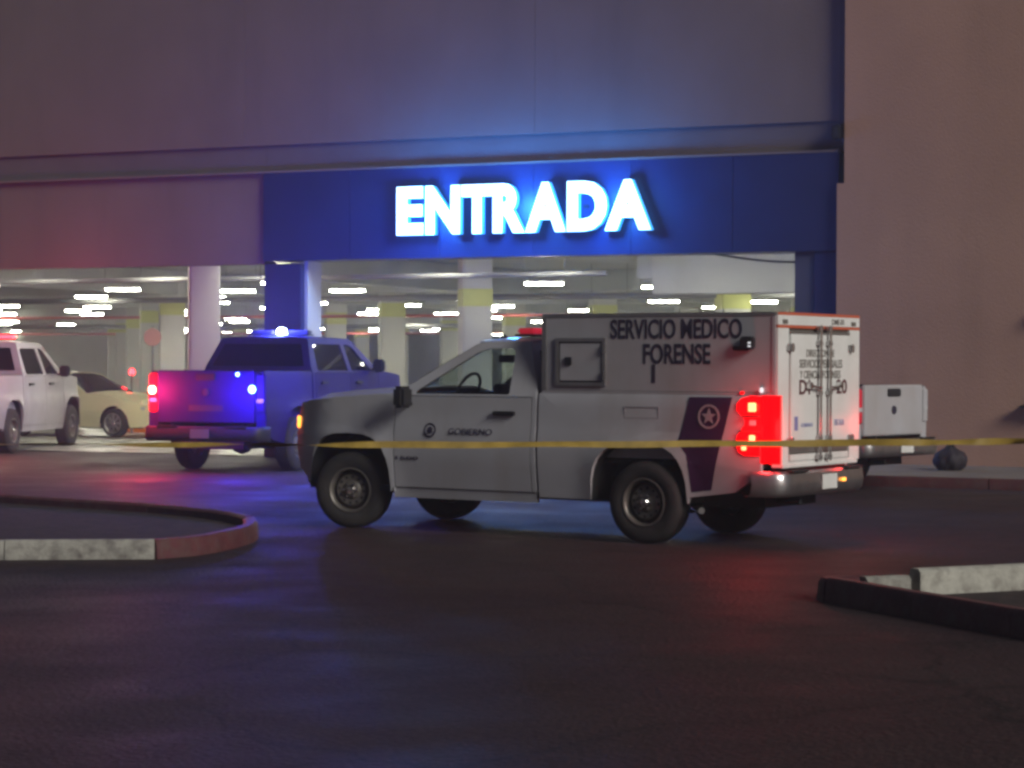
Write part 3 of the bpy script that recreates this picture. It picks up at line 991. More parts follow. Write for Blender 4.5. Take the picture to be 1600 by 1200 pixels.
tl = None
EXTRA = [Vector(fp(t, -2.4 - 0.3 * (t % 2))) for t in (1.6, 3.9, 6.4, 8.8, 12.6, 15.2, 18.0)]
nl = 0
for i in range(0, 15):
    for j in range(-8, 14):
        p = Vector((-7.4, 42.0, 0)) + CA * (i * 0.47) + CB * (j * 0.5) + Vector((0.35 * math.sin(i * 2.3 + j), 0.8 * math.sin(j * 1.7 + i * 0.6), 0))
        q = p - FAC
        depth_in = -(q.dot(FN))
        if depth_in < 1.5 or depth_in > 80: continue
        if (i * 7 + j * 3) % 5 in ((1, 3) if i > 5 else (1,)): continue
        u = p.x / p.y
        if u < -0.29 or u > 0.19: continue
        if tl is None:
            c = empty('tube_light', (p.x, p.y, 3.22), R(-12))
            h = MB().box(-0.38, 0.38, -0.09, 0.09, 0.035, 0.075).build('housing', 'fixture', c)
            t = MB().box(-0.36, 0.36, -0.06, 0.06, 0.0, 0.034).build('diffuser', 'tube', c)
            s1 = MB().tube([(-0.4, 0, 0.07), (-0.4, 0, 0.73)], 0.008, 5).build('hanger', 'pipe', c)
            s2 = MB().tube([(0.4, 0, 0.07), (0.4, 0, 0.73)], 0.008, 5).build('hanger', 'pipe', c)
            tl = (c, h, t, s1, s2)
        else:
            c = tl[0].copy(); col.objects.link(c)
            for ch in tl[1:]:
                k = ch.copy(); col.objects.link(k); k.parent = c
            c.location = (p.x, p.y, 3.22)
        nl += 1
        if u < -0.105:
            tag(c, 'lit tube light inside the garage left of the blue pickup cab', 'ceiling light', 'tube lights in the left garage bay')
        else:
            tag(c, 'lit tube light inside the garage under the lit sign', 'ceiling light', 'tube lights beyond the main entrance')

for p in EXTRA:
    c = tl[0].copy(); col.objects.link(c)
    for ch in tl[1:]:
        k = ch.copy(); col.objects.link(k); k.parent = c
    c.location = (p.x, p.y, 3.70)
    tag(c, 'lit tube light just behind the entrance header', 'ceiling light', 'tube lights behind the header')

# ------------------------------------------------------------------ forensic truck
TH = 0.5791
ft = empty('forensic_truck', (1.7746, 22.3074, 0), math.pi - TH)
tag(ft, 'white forensic service pickup with boxy rear body, in the middle', 'truck')
PM = dict(wb=3.51, tail=-1.24, cab0=1.235, front=4.47, cowl=2.90, rooff=1.98, roofr=1.42, zroof=1.985, belt=1.39, rail=1.425,
          sill=0.40, hw=0.945, paint='white', tyre=0.395, box=True, steer=R(16),
          arches=[(3.53, 0.40, 0.53, 0.59), (0.07, 0.40, 0.53, 0.56)], doors=[(2.95, 1.29)],
          windows=[[(2.72, 1.405), (2.70, 1.43), (2.02, 1.835), (1.90, 1.865), (1.62, 1.865), (1.585, 1.83), (1.56, 1.42), (1.58, 1.405)]],
          mirror=(2.73, 1.36), seats=[1.60])
yfm = pickup(ft, PM)

HB = 0.895
# box body: upper over the bed rails, lower between them
XB, XF = -1.389, 1.178
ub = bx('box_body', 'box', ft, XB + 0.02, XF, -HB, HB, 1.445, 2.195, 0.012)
bx('lower_body', 'box', ub, XB + 0.02, 0.9, -0.80, 0.80, 0.81, 1.444)
for s in (1, -1):
    bx('top_edge_trim', 'alu', ub, XB + 0.02, XF + 0.004, s * (HB - 0.03), s * (HB + 0.006), 2.165, 2.203, 0.004)
    bx('bottom_edge_trim', 'box', ub, XB + 0.02, XF + 0.004, s * (HB - 0.03), s * (HB + 0.005), 1.428, 1.452, 0.003)
    bx('front_corner_trim', 'alu', ub, XF - 0.05, XF + 0.008, s * (HB - 0.04), s * (HB + 0.007), 1.455, 2.163, 0.004)
    bx('rear_corner_trim', 'box', ub, XB + 0.02, XB + 0.06, s * (HB - 0.04), s * (HB + 0.007), 1.455, 2.163, 0.004)
# side hatch (left and right)
for s in (1, -1):
    y = s * HB
    hf = MB()
    x0, x1, z0, z1 = 0.45, 1.02, 1.50, 1.965
    for a in ((x0, x1, z0, z0 + 0.035), (x0, x1, z1 - 0.035, z1), (x0, x0 + 0.035, z0 + 0.035, z1 - 0.035), (x1 - 0.035, x1, z0 + 0.035, z1 - 0.035)):
        hf.box(a[0], a[1], min(y, y + s * 0.022), max(y, y + s * 0.022), a[2], a[3])
    ht = hf.build('side_hatch', 'alu', ub)
    bx('hatch_panel', 'box', ht, x0 + 0.05, x1 - 0.05, y + s * 0.001, y + s * 0.012, z0 + 0.05, z1 - 0.05, 0.003)
    bx('hatch_seal', 'black', ht, x0 + 0.035, x1 - 0.035, y - s * 0.01, y + s * 0.004, z0 + 0.035, z1 - 0.035)
    for z in (1.60, 1.86):
        bx('hinge', 'chrome', ht, x0 - 0.012, x0 + 0.02, y + s * 0.02, y + s * 0.045, z - 0.045, z + 0.045, 0.006)
    bx('hatch_latch', 'black', ht, x1 - 0.19, x1 - 0.11, y + s * 0.012, y + s * 0.03, 1.70, 1.78, 0.006)
    # side marker lamp in its dark housing
    lf = bx('scene_lamp', 'black', ub, -1.165, -1.03, y, y + s * 0.085, 1.855, 1.975, 0.015)
    bx('lamp_hood', 'black', lf, -1.10, -0.93, y, y + s * 0.03, 1.845, 1.885, 0.008)
    for z in (1.885, 1.915):
        bx('lamp_lens', 'lampwhite', lf, -1.15, -1.125, y + s * 0.084, y + s * 0.092, z - 0.007, z + 0.007)
    bx('marker_lamp', 'lampwhite', ub, -1.245, -1.215, y, y + s * 0.03, 1.455, 1.50, 0.006)
    bx('marker_lamp', 'redlens', ub, -1.045, -1.01, y, y + s * 0.02, 1.438, 1.465, 0.004)


def side_text(name, s, x0, x1, z0, z1, m, parent, ofs=0.0, y=HB + 0.001, depth=0.003):
    me = text_mesh(s, abs(x0 - x1), z1 - z0, depth, ofs)
    o = link(name, me, m, parent)
    o.rotation_euler = (0, 0, math.pi)
    o.location = (x0, y, z0)
    return o


side_text('lettering', 'SERVICIO MEDICO', 0.40, -1.02, 1.955, 2.145, 'letter', ub, 0.022)
side_text('lettering', 'FORENSE', 0.035, -0.69, 1.715, 1.91, 'letter', ub, 0.022)
bx('paint_drip', 'letter', ub, -0.095, -0.055, HB + 0.0005, HB + 0.003, 1.535, 1.71)
# right side carries the same lettering
for txt, xa, xb, z0, z1 in (('SERVICIO MEDICO', -1.02, 0.40, 1.955, 2.145), ('FORENSE', -0.69, 0.035, 1.715, 1.91)):
    o = link('lettering', text_mesh(txt, xb - xa, z1 - z0, 0.003, 0.022), 'letter', ub)
    o.location = (xa, -HB - 0.001, z0)

# rear frame and doors
rf = MB()
xr = XB
for a in ((-HB, -0.665, 0.79, 2.055), (0.665, HB, 1.43, 2.055), (0.665, 0.80, 0.79, 1.43), (-HB, HB, 2.085, 2.198), (-0.665, 0.665, 0.79, 0.81)):
    rf.box(xr, xr + 0.05, a[0], a[1], a[2], a[3])
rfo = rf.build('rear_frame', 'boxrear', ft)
bx('red_tape', 'redtape', rfo, xr - 0.003, xr + 0.03, -HB, HB, 2.0565, 2.083)
bx('red_tape', 'redtape', rfo, xr - 0.003, xr + 0.03, -HB, HB, 2.176, 2.202)
bx('door_shadow_gap', 'letter2', rfo, xr + 0.02, xr + 0.04, -0.67, 0.67, 0.80, 2.06)
for s in (1, -1):
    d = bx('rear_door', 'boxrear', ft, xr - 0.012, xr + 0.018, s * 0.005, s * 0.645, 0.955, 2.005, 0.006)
    bx('door_lip', 'alu', d, xr - 0.016, xr + 0.0, s * 0.005, s * 0.645, 2.006, 2.022)
    yb = 0.075 if s > 0 else -0.135
    MB().tube([(xr - 0.045, yb, 0.80), (xr - 0.045, yb, 1.4), (xr - 0.045, yb, 2.09)], 0.016, 10).build('lock_bar', 'chrome', d, 40)
    for z in (0.84, 1.02, 1.45, 1.92, 2.06):
        bx('bar_bracket', 'bumper', d, xr - 0.055, xr - 0.011, yb - 0.04, yb + 0.04, z - 0.022, z + 0.022, 0.006)
    hd = MB().tube([(xr - 0.055, yb, 1.50), (xr - 0.065, yb + s * 0.10, 1.50), (xr - 0.06, yb + s * 0.24, 1.52)], 0.013, 8)
    hd.build('lock_handle', 'chrome', d, 40)
    bx('handle_keeper', 'chrome', d, xr - 0.07, xr - 0.011, yb + s * 0.20, yb + s * 0.26, 1.49, 1.55, 0.008)
    for z in (1.875, 1.00):
        bx('door_hinge', 'bumper', d, xr - 0.035, xr - 0.001, s * 0.60, s * 0.72, z - 0.035, z + 0.035, 0.01)
        MB().lathe([(0.001, -0.04), (0.016, -0.04), (0.016, 0.04), (0.001, 0.04)], 10, 'z', (xr - 0.035, s * 0.66, z)).build('hinge_pin', 'chrome', d, 40)
    bx('corner_marker', 'letter2', rfo, xr - 0.008, xr + 0.01, s * 0.70, s * 0.80, 2.095, 2.135, 0.004)
    # kick sill in the door opening
    bx('kick_panel', 'boxrear', ft, xr - 0.004, xr + 0.03, s * 0.006, s * 0.64, 0.815, 0.875, 0.004)
    bx('reflective_strip', 'alu', ft, xr + 0.004, xr + 0.03, s * 0.006, s * 0.64, 0.885, 0.945, 0.002)
bx('rear_ledge', 'boxrear', ft, xr - 0.02, xr + 0.10, -0.82, 0.82, 0.755, 0.788, 0.006)


def rear_text(s, y0, y1, z0, z1, m, ofs=0.0):
    me = text_mesh(s, abs(y0 - y1), z1 - z0, 0.003, ofs)
    o = link('lettering', me, m, rfo)
    o.rotation_euler = (0, 0, -math.pi / 2)
    o.location = (xr - 0.0125, y0, z0)
    return o


rear_text('DIRECCION DE', 0.32, -0.29, 1.79, 1.86, 'letter2', 0.012)
rear_text('SERVICIOS PERICIALES', 0.47, -0.47, 1.685, 1.765, 'letter2', 0.012)
rear_text('Y CIENCIAS FORENSES', 0.46, -0.43, 1.585, 1.66, 'letter2', 0.012)
rear_text('D1', 0.47, 0.24, 1.435, 1.575, 'maroon', 0.02)
rear_text('20', -0.34, -0.58, 1.435, 1.575, 'maroon', 0.02)
o = rear_text('DME-01', -0.26, -0.53, 2.10, 2.155, 'letter2', 0.012); o.location.x = xr - 0.001
rear_text('GOBIERNO', 0.43, 0.18, 1.13, 1.165, 'bluelogo')
rear_text('FISCALIA', -0.30, -0.52, 1.13, 1.19, 'bluelogo')
bx('logo', 'bluelogo', rfo, xr - 0.0155, xr - 0.0125, 0.50, 0.57, 1.10, 1.23)

# door and bed decals of the left side
for s in (1,):
    def ydec(x, z): return yfm(x, z) + 0.003
    pd = [(-0.48, 1.408), (-0.93, 1.408), (-0.83, 0.99), (-0.715, 0.535), (-0.51, 0.51), (-0.49, 0.72), (-0.465, 0.86), (-0.37, 0.985)]
    panel('purple_decal', pd, None, ydec, 1, 'purple', ft, lip=0.0, step=0.1)
    em = MB()
    ring = [(0.115, 0.0), (0.115, 0.004), (0.095, 0.004), (0.095, 0.0)]
    em.lathe(ring, 28)
    n5 = []
    for k in range(10):
        r_ = 0.08 if k % 2 == 0 else 0.034
        n5.append((r_ * math.sin(k * math.pi / 5), r_ * math.cos(k * math.pi / 5)))
    em.prism(n5, lambda x, z: (x, 0, z), lambda x, z: (x, 0.004, z))
    eo = em.build('star_emblem', 'decal', ft, 30)
    for v in eo.data.vertices:
        v.co.y += yfm(-0.69 + v.co.x, 1.225 + v.co.z) + 0.006 - 0.9
    eo.location = (-0.69, 0.9, 1.225)
    de = MB()
    de.lathe([(0.075, 0.0), (0.075, 0.003), (0.055, 0.003), (0.055, 0.0)], 24)
    de.prism([(-0.03, -0.03), (0.03, -0.03), (0.035, 0.02), (0.0, 0.04), (-0.035, 0.02)], lambda x, z: (x, 0, z), lambda x, z: (x, 0.003, z))
    do = de.build('door_emblem', 'letter', ft, 30)
    for v in do.data.vertices:
        v.co.y += yfm(2.5 + v.co.x, 1.035 + v.co.z) + 0.003 - 0.9
    do.location = (2.50, 0.9, 1.035)
    def conform(o, x0, z0):
        for v in o.data.vertices:
            v.co.y = o.location.y - (yfm(x0 - v.co.x, z0 + v.co.z) + 0.004 - v.co.y)
    conform(side_text('door_lettering', 'GOBIERNO', 2.27, 1.74, 1.0, 1.06, 'letter', ft, 0.012), 2.27, 1.0)
    b_ = side_text('fender_badge', '1500', 2.92, 2.64, 0.73, 0.765, 'letter', ft, 0.01)
    conform(b_, 2.92, 0.73)
    fd_ = MB()
    for a in ((0.23, -0.15, 1.30, 1.308), (0.23, -0.15, 1.195, 1.203), (0.23, 0.222, 1.203, 1.30), (-0.142, -0.15, 1.203, 1.30)):
        fd_.box(min(a[0], a[1]), max(a[0], a[1]), 0, 0.003, a[2], a[3])
    fo = fd_.build('bed_decal', 'decal', ft)
    fo.location = (0, yfm(0.05, 1.25) + 0.0, 0)

# tail lamps: wraps the corner, with bright bulbs
for s in (1, -1):
    lob = [(-1.235, 1.42), (-1.12, 1.425), (-1.03, 1.40), (-0.985, 1.35), (-0.985, 1.29), (-1.03, 1.245), (-1.075, 1.20), (-1.075, 1.15),
           (-1.03, 1.10), (-0.995, 1.05), (-0.99, 0.97), (-1.02, 0.90), (-1.08, 0.87), (-1.235, 0.87)]
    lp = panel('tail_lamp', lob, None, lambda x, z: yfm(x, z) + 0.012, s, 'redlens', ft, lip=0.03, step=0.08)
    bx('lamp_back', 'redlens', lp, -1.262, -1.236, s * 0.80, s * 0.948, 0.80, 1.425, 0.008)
    bx('post_red_glow', 'redlens', lp, -1.375, -1.262, s * 0.802, s * 0.812, 0.79, 1.425)  # glowing red plate stands in for lamp light on the white box side
    bx('bulb', 'redhot', lp, -1.20, -1.12, s * 0.955, s * 0.965, 1.28, 1.36, 0.01)
    bx('bulb', 'redhot', lp, -1.19, -1.13, s * 0.955, s * 0.965, 0.99, 1.06, 0.01)
    bx('bulb', 'redhot', lp, -1.10, -1.05, s * 0.955, s * 0.965, 0.92, 0.97, 0.01)
    bx('lens_divider', 'maroon', lp, -1.235, -1.06, s * 0.950, s * 0.962, 1.225, 1.245)
    bx('lens_divider', 'maroon', lp, -1.235, -1.02, s * 0.950, s * 0.962, 1.085, 1.10)
    bx('reverse_lens', 'clear', lp, -1.20, -1.13, s * 0.955, s * 0.962, 1.15, 1.20, 0.008)
    point_light('tail_glow', ft, (-1.28, s * 1.10, 1.10), (1.0, 0.03, 0.03), 13.0, 0.12)
    point_light('tail_glow', ft, (-1.55, s * 0.86, 1.12), (1.0, 0.03, 0.03), 2.0, 0.10)
bx('bumper_marker', 'amber', ft, -1.51, -1.495, -0.34, -0.28, 0.60, 0.63)
# roof light bar, antenna base and exhaust
lb = bx('light_bar', 'black', ft, 1.55, 1.80, -0.45, 0.45, 1.99, 2.015, 0.008)
bx('red_dome', 'redlens2', lb, 1.57, 1.78, 0.05, 0.44, 2.016, 2.075, 0.02)
bx('clear_dome', 'clear', lb, 1.57, 1.78, -0.44, -0.05, 2.016, 2.075, 0.02)
MB().lathe([(0.05, 0), (0.045, 0.03), (0.02, 0.06), (0.001, 0.075)], 14, 'z', (2.02, 0.3, 1.945)).build('antenna_base', 'black', ft, 40)
MB().tube([(0.3, -0.5, 0.40), (-0.35, 0.62, 0.36), (-0.62, 0.93, 0.34)], 0.032, 10).build('exhaust_pipe', 'chrome', ft, 40)
MB().box(2.02, 2.06, -0.05, 0.02, 1.58, 1.80, Matrix.Rotation(R(0), 4, 'Y')).build('mirror_stalk', 'black', ft)
bx('dash_radio', 'black', ft, 2.2, 2.3, -0.1, 0.1, 1.40, 1.50, 0.02)

# ------------------------------------------------------------------ blue police pickup
bp = empty('police_pickup', (-4.33, 36.25, 0), R(70))
tag(bp, 'dark blue police pickup seen from behind with red and blue lights', 'pickup truck')
PB = dict(wb=3.75, tail=-1.20, cab0=0.55, front=4.7, cowl=3.22, rooff=2.40, roofr=0.78, zroof=2.16, belt=1.56, rail=1.57,
          sill=0.50, hw=1.02, paint='blue', glass='dglass', tyre=0.43,
          arches=[(3.77, 0.43, 0.56, 0.62), (0.02, 0.43, 0.54, 0.60)], doors=[(3.22, 2.05), (2.05, 0.67)],
          windows=[[(2.95, 1.585), (2.45, 1.96), (2.30, 2.02), (2.12, 2.02), (2.12, 1.585)], [(1.98, 1.585), (1.98, 2.02), (1.00, 2.02), (0.90, 1.99), (0.78, 1.63), (0.80, 1.585)]],
          mirror=(2.95, 1.66), seats=[1.8, 0.95], tail_mat='redlens2', bumper_mat='black', one_lamp=True, plate='letter2')
yfb = pickup(bp, PB)
lb = bx('light_bar', 'black', bp, 1.30, 1.54, -0.55, 0.55, 2.163, 2.19, 0.008)
MB().lathe([(0.001, 0.10), (0.05, 0.095), (0.075, 0.07), (0.085, 0.03), (0.085, 0.0)], 20, 'z', (1.40, -0.02, 2.191)).build('strobe', 'bluehot', lb, 40)
bx('strobe_dome', 'letter', lb, 1.33, 1.51, 0.12, 0.54, 2.191, 2.25, 0.02)
bx('strobe_dome', 'letter', lb, 1.33, 1.51, -0.54, -0.16, 2.191, 2.25, 0.02)
point_light('strobe_glow', bp, (1.16, -0.02, 2.36), (0.06, 0.08, 1.0), 420, 0.10)
xt = -1.20 - 0.048
MB().lathe([(0.001, -0.035), (0.05, -0.025), (0.062, 0.0)], 18, 'x', (xt, -0.80, 1.30)).build('rear_strobe', 'bluelamp', bp, 40)
MB().lathe([(0.001, -0.025), (0.025, -0.018), (0.03, 0.0)], 18, 'x', (xt, -0.55, 1.53)).build('rear_strobe', 'bluelamp', bp, 40)
point_light('rear_strobe_glow', bp, (xt - 0.42, -0.75, 1.25), (0.08, 0.03, 1.0), 150, 0.10)
point_light('rear_strobe_glow', bp, (-0.2, -1.75, 1.5), (0.06, 0.04, 1.0), 70, 0.10)
bx('tail_bulb', 'redbeam', bp, xt - 0.02, xt + 0.02, 0.88, 1.0, 1.22, 1.34, 0.02)
point_light('tail_glow', bp, (xt - 0.38, 0.95, 1.26), (1.0, 0.02, 0.10), 150, 0.10)
bx('number_decal', 'letter', bp, xt - 0.002, xt + 0.002, -0.30, 0.30, 0.95, 1.05)

# ------------------------------------------------------------------ white pickup driving in, left edge
wp = empty('white_pickup', (-10.30, 42.4, 0), R(83.5))
tag(wp, 'white crew cab pickup at the left edge, lit red, facing the garage', 'pickup truck')
PW = dict(wb=3.6, tail=-1.2, cab0=0.62, front=4.5, cowl=3.05, rooff=2.25, roofr=0.85, zroof=2.12, belt=1.45, rail=1.45,
          sill=0.44, hw=0.98, paint='silver', glass='dglass', tyre=0.42,
          arches=[(3.62, 0.42, 0.55, 0.60), (0.02, 0.42, 0.53, 0.58)], doors=[(3.05, 1.95), (1.95, 0.74)],
          windows=[[(2.80, 1.47), (2.30, 1.92), (2.18, 1.97), (2.02, 1.97), (2.02, 1.47)], [(1.88, 1.47), (1.88, 1.97), (1.05, 1.97), (0.93, 1.94), (0.83, 1.51), (0.85, 1.47)]],
          mirror=(2.72, 1.52), seats=[1.7, 0.95], tail_mat='redlens')
pickup(wp, PW)
lb = bx('light_bar', 'black', wp, 1.1, 1.34, -0.6, 0.6, 2.13, 2.16, 0.008)
bx('red_dome', 'redglow', lb, 1.12, 1.32, -0.58, 0.1, 2.161, 2.22, 0.02)
point_light('beacon_glow', wp, (-0.6, -1.7, 2.25), (1.0, 0.03, 0.07), 40, 0.15)
point_light('tail_glow', wp, (-2.4, -0.6, 1.1), (1.0, 0.03, 0.05), 170, 0.15)

# ------------------------------------------------------------------ second white pickup behind the forensic truck
w2 = empty('white_pickup', (4.17, 31.35, 0), math.pi - R(40))
tag(w2, 'white pickup parked beyond the forensic truck, only its tailgate showing', 'pickup truck')
P2 = dict(wb=3.5, tail=-1.25, cab0=0.62, front=4.35, cowl=2.95, rooff=2.1, roofr=0.85, zroof=1.93, belt=1.40, rail=1.43,
          sill=0.42, hw=0.95, paint='white', glass='dglass', tyre=0.40,
          arches=[(3.52, 0.40, 0.53, 0.59), (0.02, 0.40, 0.53, 0.57)], doors=[(2.97, 1.85), (1.85, 0.74)],
          windows=[[(2.70, 1.42), (2.2, 1.78), (2.08, 1.82), (1.92, 1.82), (1.92, 1.42)], [(1.78, 1.42), (1.78, 1.82), (1.05, 1.82), (0.93, 1.79), (0.83, 1.46), (0.85, 1.42)]],
          mirror=(2.65, 1.46), seats=[1.6, 0.95], tail_mat='redlens2', one_lamp=True)
pickup(w2, P2)


# ------------------------------------------------------------------ cars in the garage mouth
def car(root, P):
    wb, hw, front, tail = P['wb'], P['hw'], P['front'], P['tail']
    sh, zr = P['shoulder'], P['zroof']
    cowl, rf_, rr_, deck = P['cowl'], P['rooff'], P['roofr'], P['deck']
    arches = [(wb, 0.31, 0.38, 0.40), (0, 0.31, 0.38, 0.40)]

    def top(x):
        if x > cowl: return sh - 0.30 * ((x - cowl) / (front - cowl)) ** 1.8
        if x < deck: return sh - 0.06 * ((deck - x) / max(0.01, deck - tail)) ** 2
        return sh

    def yf(x, z):
        y = hw
        if z < 0.6: y -= 0.16 * (0.6 - z)
        if z > 0.72: y -= 0.08 * (z - 0.72)
        if z > sh: y -= 0.45 * (z - sh)
        if x > wb + 0.1: y -= 0.30 * ((x - wb - 0.1) / 0.8) ** 2
        if x < -0.1: y -= 0.18 * ((-0.1 - x) / 0.8) ** 2
        return y
    for s in (1, -1):
        o = []
        n = 22
        for k in range(n + 1):
            x = tail + 0.03 + (front - 0.05 - tail) * k / n
            o.append((x, top(x)))
        o += [(front - 0.01, 0.55), (front - 0.06, 0.25)]
        o += sup_arch(*arches[0], z_end=0.22, e=2.1)
        o += sup_arch(*arches[1], z_end=0.22, e=2.1)
        o += [(tail + 0.06, 0.28), (tail, 0.6)]
        b = panel('body_side', o, None, yf, s, P['paint'], root, lip=0.03)
        rz = zr - 0.04
        o = [(deck, sh + 0.002), (cowl, sh + 0.002), (rf_, rz), (rr_, rz)]
        win = P['windows']
        gside = panel('roof_pillars', o, win, yf, s, P['paint'], root, lip=0.03)
        for h in win: panel('side_window', h, None, yf, s, 'dglass', gside, lip=0, off=-0.012, step=0.5)
        for x in (0, wb):
            wheel(root, x, s, hw - 0.01, r=0.325, w=0.21, rim_r=0.225, alloy=True)
            def wf(u, v, x=x):
                t = math.pi * u
                return (x + 0.375 * math.cos(t), s * (hw - 0.03 - 0.3 * v), 0.31 + 0.395 * math.sin(t))
            surf('wheel_well', wf, 12, 1, 'under', root)
        bx('headlight', 'clear', root, front - 0.32, front - 0.10, s * (hw - 0.34), s * (hw - 0.15), 0.60, 0.72, 0.03)
        bx('tail_lamp', 'redlens2', root, tail + 0.0, tail + 0.15, s * (hw - 0.36), s * (hw - 0.12), 0.72, 0.86, 0.02)
        bx('mirror', P['paint'], root, cowl - 0.55, cowl - 0.42, s * (hw - 0.0), s * (hw + 0.16), sh + 0.02, sh + 0.14, 0.03)
    def hood(u, v):
        w = 2 * v - 1
        x = cowl - 0.04 + (front - 0.02 - cowl + 0.04) * u
        return (x, (yf(min(x, front - 0.1), top(x)) - 0.003) * w, top(x) + 0.003 + 0.06 * (1 - w * w) * (1 - 0.3 * u))
    surf('hood', hood, 12, 12, P['paint'], root, thick=0.02)
    def deckf(u, v):
        w = 2 * v - 1
        x = tail + 0.02 + (deck + 0.04 - tail - 0.02) * u
        return (x, (yf(max(x, tail + 0.1), top(x)) - 0.003) * w, top(x) + 0.003 + 0.04 * (1 - w * w))
    surf('trunk_lid', deckf, 6, 10, P['paint'], root, thick=0.02)
    def between(xa, za, xb, zb):
        def f_(u, v):
            w = 2 * v - 1
            x = xa + (xb - xa) * u; z = za + (zb - za) * u
            sg_ = 1 if xa > xb else -1
            return (x + sg_ * 0.10 * (1 - w * w), (yf(x, z) - 0.01) * w, z + 0.03 * (1 - w * w))
        return f_
    surf('windshield', between(cowl, sh + 0.01, rf_, zr - 0.05), 5, 8, 'dglass', root)
    surf('rear_window', between(deck, sh + 0.01, rr_, zr - 0.05), 5, 8, 'dglass', root)
    def roof(u, v):
        w = 2 * v - 1
        x = rf_ + 0.03 + (rr_ - rf_ - 0.06) * u
        return (x, (yf(x, zr - 0.04) - 0.003) * w, zr - 0.04 + 0.05 * (1 - abs(w) ** 3))
    surf('roof', roof, 8, 10, P['paint'], root, thick=0.02)
    def fasc(x_e, sgn):
        def f_(u, v):
            w = 2 * v - 1
            z = 0.22 + (0.62) * u
            x = x_e - sgn * (0.20 * abs(w) ** 3 + 0.05 * (2 * u - 1) ** 2)
            return (x, w * (yf(x_e - sgn * 0.12, z) - 0.01), z)
        return f_
    surf('front_bumper', fasc(front + 0.02, 1), 6, 14, P['paint'], root)
    surf('rear_bumper', fasc(tail - 0.02, -1), 6, 14, P['paint'], root)
    bx('grille', 'black', root, front - 0.02, front + 0.022, -0.45, 0.45, 0.36, 0.55, 0.01)
    bx('floor_pan', 'under', root, tail + 0.3, front - 0.35, -hw + 0.2, hw - 0.2, 0.20, 0.34)


sd = empty('pale_sedan', (-10.9, 52.6, 0.02), R(-28))
tag(sd, 'pale yellowish sedan in the garage mouth between two pickups', 'car')
car(sd, dict(wb=2.7, hw=0.90, front=3.55, tail=-0.95, shoulder=0.98, zroof=1.45, cowl=1.95, rooff=1.15, roofr=0.15, deck=-0.45, paint='cream',
             windows=[[(1.72, 1.01), (1.12, 1.36), (0.70, 1.36), (0.68, 1.01)], [(0.60, 1.01), (0.62, 1.36), (0.2, 1.36), (-0.2, 1.01)]]))
sv = empty('dark_car', (-13.8, 58.5, 0.02), R(-40))
tag(sv, 'dark tall car parked inside the garage behind the left pickup', 'car')
car(sv, dict(wb=2.7, hw=0.92, front=3.5, tail=-0.9, shoulder=1.12, zroof=1.85, cowl=2.25, rooff=1.5, roofr=-0.55, deck=-0.78, paint='darkcar',
             windows=[[(2.0, 1.15), (1.45, 1.72), (0.85, 1.72), (0.85, 1.15)], [(0.75, 1.15), (0.75, 1.72), (-0.4, 1.72), (-0.6, 1.15)]]))

# ------------------------------------------------------------------ small things
# barrier tape across the picture
tp = MB()
n = 160
vs, fs = [], []
for k in range(n + 1):
    x = -5.2 + 11.4 * k / n
    z = 1.205 + 0.008 * x - 0.03 * math.cos((x - 0.5) / 5.7 * math.pi / 2) + 0.002 * math.sin(x * 6)
    tw = 0.35 * math.sin(x * 1.1) + 0.25 * math.sin(x * 4.3 + 1) + 0.9 / (1 + math.exp((x + 1.3) * 4)) + 1.25 * math.exp(-((x + 1.6) / 0.35) ** 2) + 1.1 * math.exp(-((x - 2.9) / 0.25) ** 2) + 0.9 * math.exp(-((x + 3.2) / 0.5) ** 2) + 0.5 * math.sin(x * 0.7 + 2)
    w = 0.023
    dy, dz = w * math.sin(tw), w * math.cos(tw)
    vs += [(x, 15.0 - dy, z - dz), (x, 15.0 + dy, z + dz), (x, 15.0005 + dy, z + dz), (x, 15.0005 - dy, z - dz)]
for k in range(n):
    a = 4 * k
    for q in range(4):
        fs.append((a + q, a + 4 + q, a + 4 + (q + 1) % 4, a + (q + 1) % 4))
tp.add(vs, fs)
tag(tp.build('barrier_tape', 'tape', smooth=60), 'yellow barrier tape stretched across in front of the vehicles', 'tape')
for x in (-5.22, 6.22):
    ps = empty('barrier_post', (x, 15.0, 0))
    tag(ps, 'slim post holding the %s end of the barrier tape' % ('left' if x < 0 else 'right'), 'post', 'posts of the barrier tape')
    MB().tube([(0, 0, 0), (0, 0, 1.35)], 0.03, 12).build('pole', 'orange', ps, 40)
    MB().lathe([(0.20, 0.0), (0.20, 0.03), (0.06, 0.06), (0.03, 0.08)], 20, 'z').build('base', 'rubber', ps, 40)

# dark bag on the sidewalk
bm = bmesh.new()
bmesh.ops.create_icosphere(bm, subdivisions=4, radius=0.22)
for v in bm.verts:
    a = math.atan2(v.co.y, v.co.x)
    v.co *= 1 + 0.06 * math.sin(a * 7 + v.co.z * 9) + 0.04 * math.sin(a * 13 - v.co.z * 22)
    v.co.z = max(v.co.z * 0.85, -0.15)
    v.co.x *= 1.12
    if v.co.z > 0.12: v.co.x *= 0.45; v.co.y *= 0.45; v.co.z += 0.05
me = bpy.data.meshes.new('rubbish_bag')
bm.to_mesh(me); bm.free()
rbg = link('rubbish_bag', me, 'bag', None, 60)
rbg.location = (6.55, 33.7, 0.302)
tag(rbg, 'dark round bag lying on the sidewalk by the tan wall', 'bag')

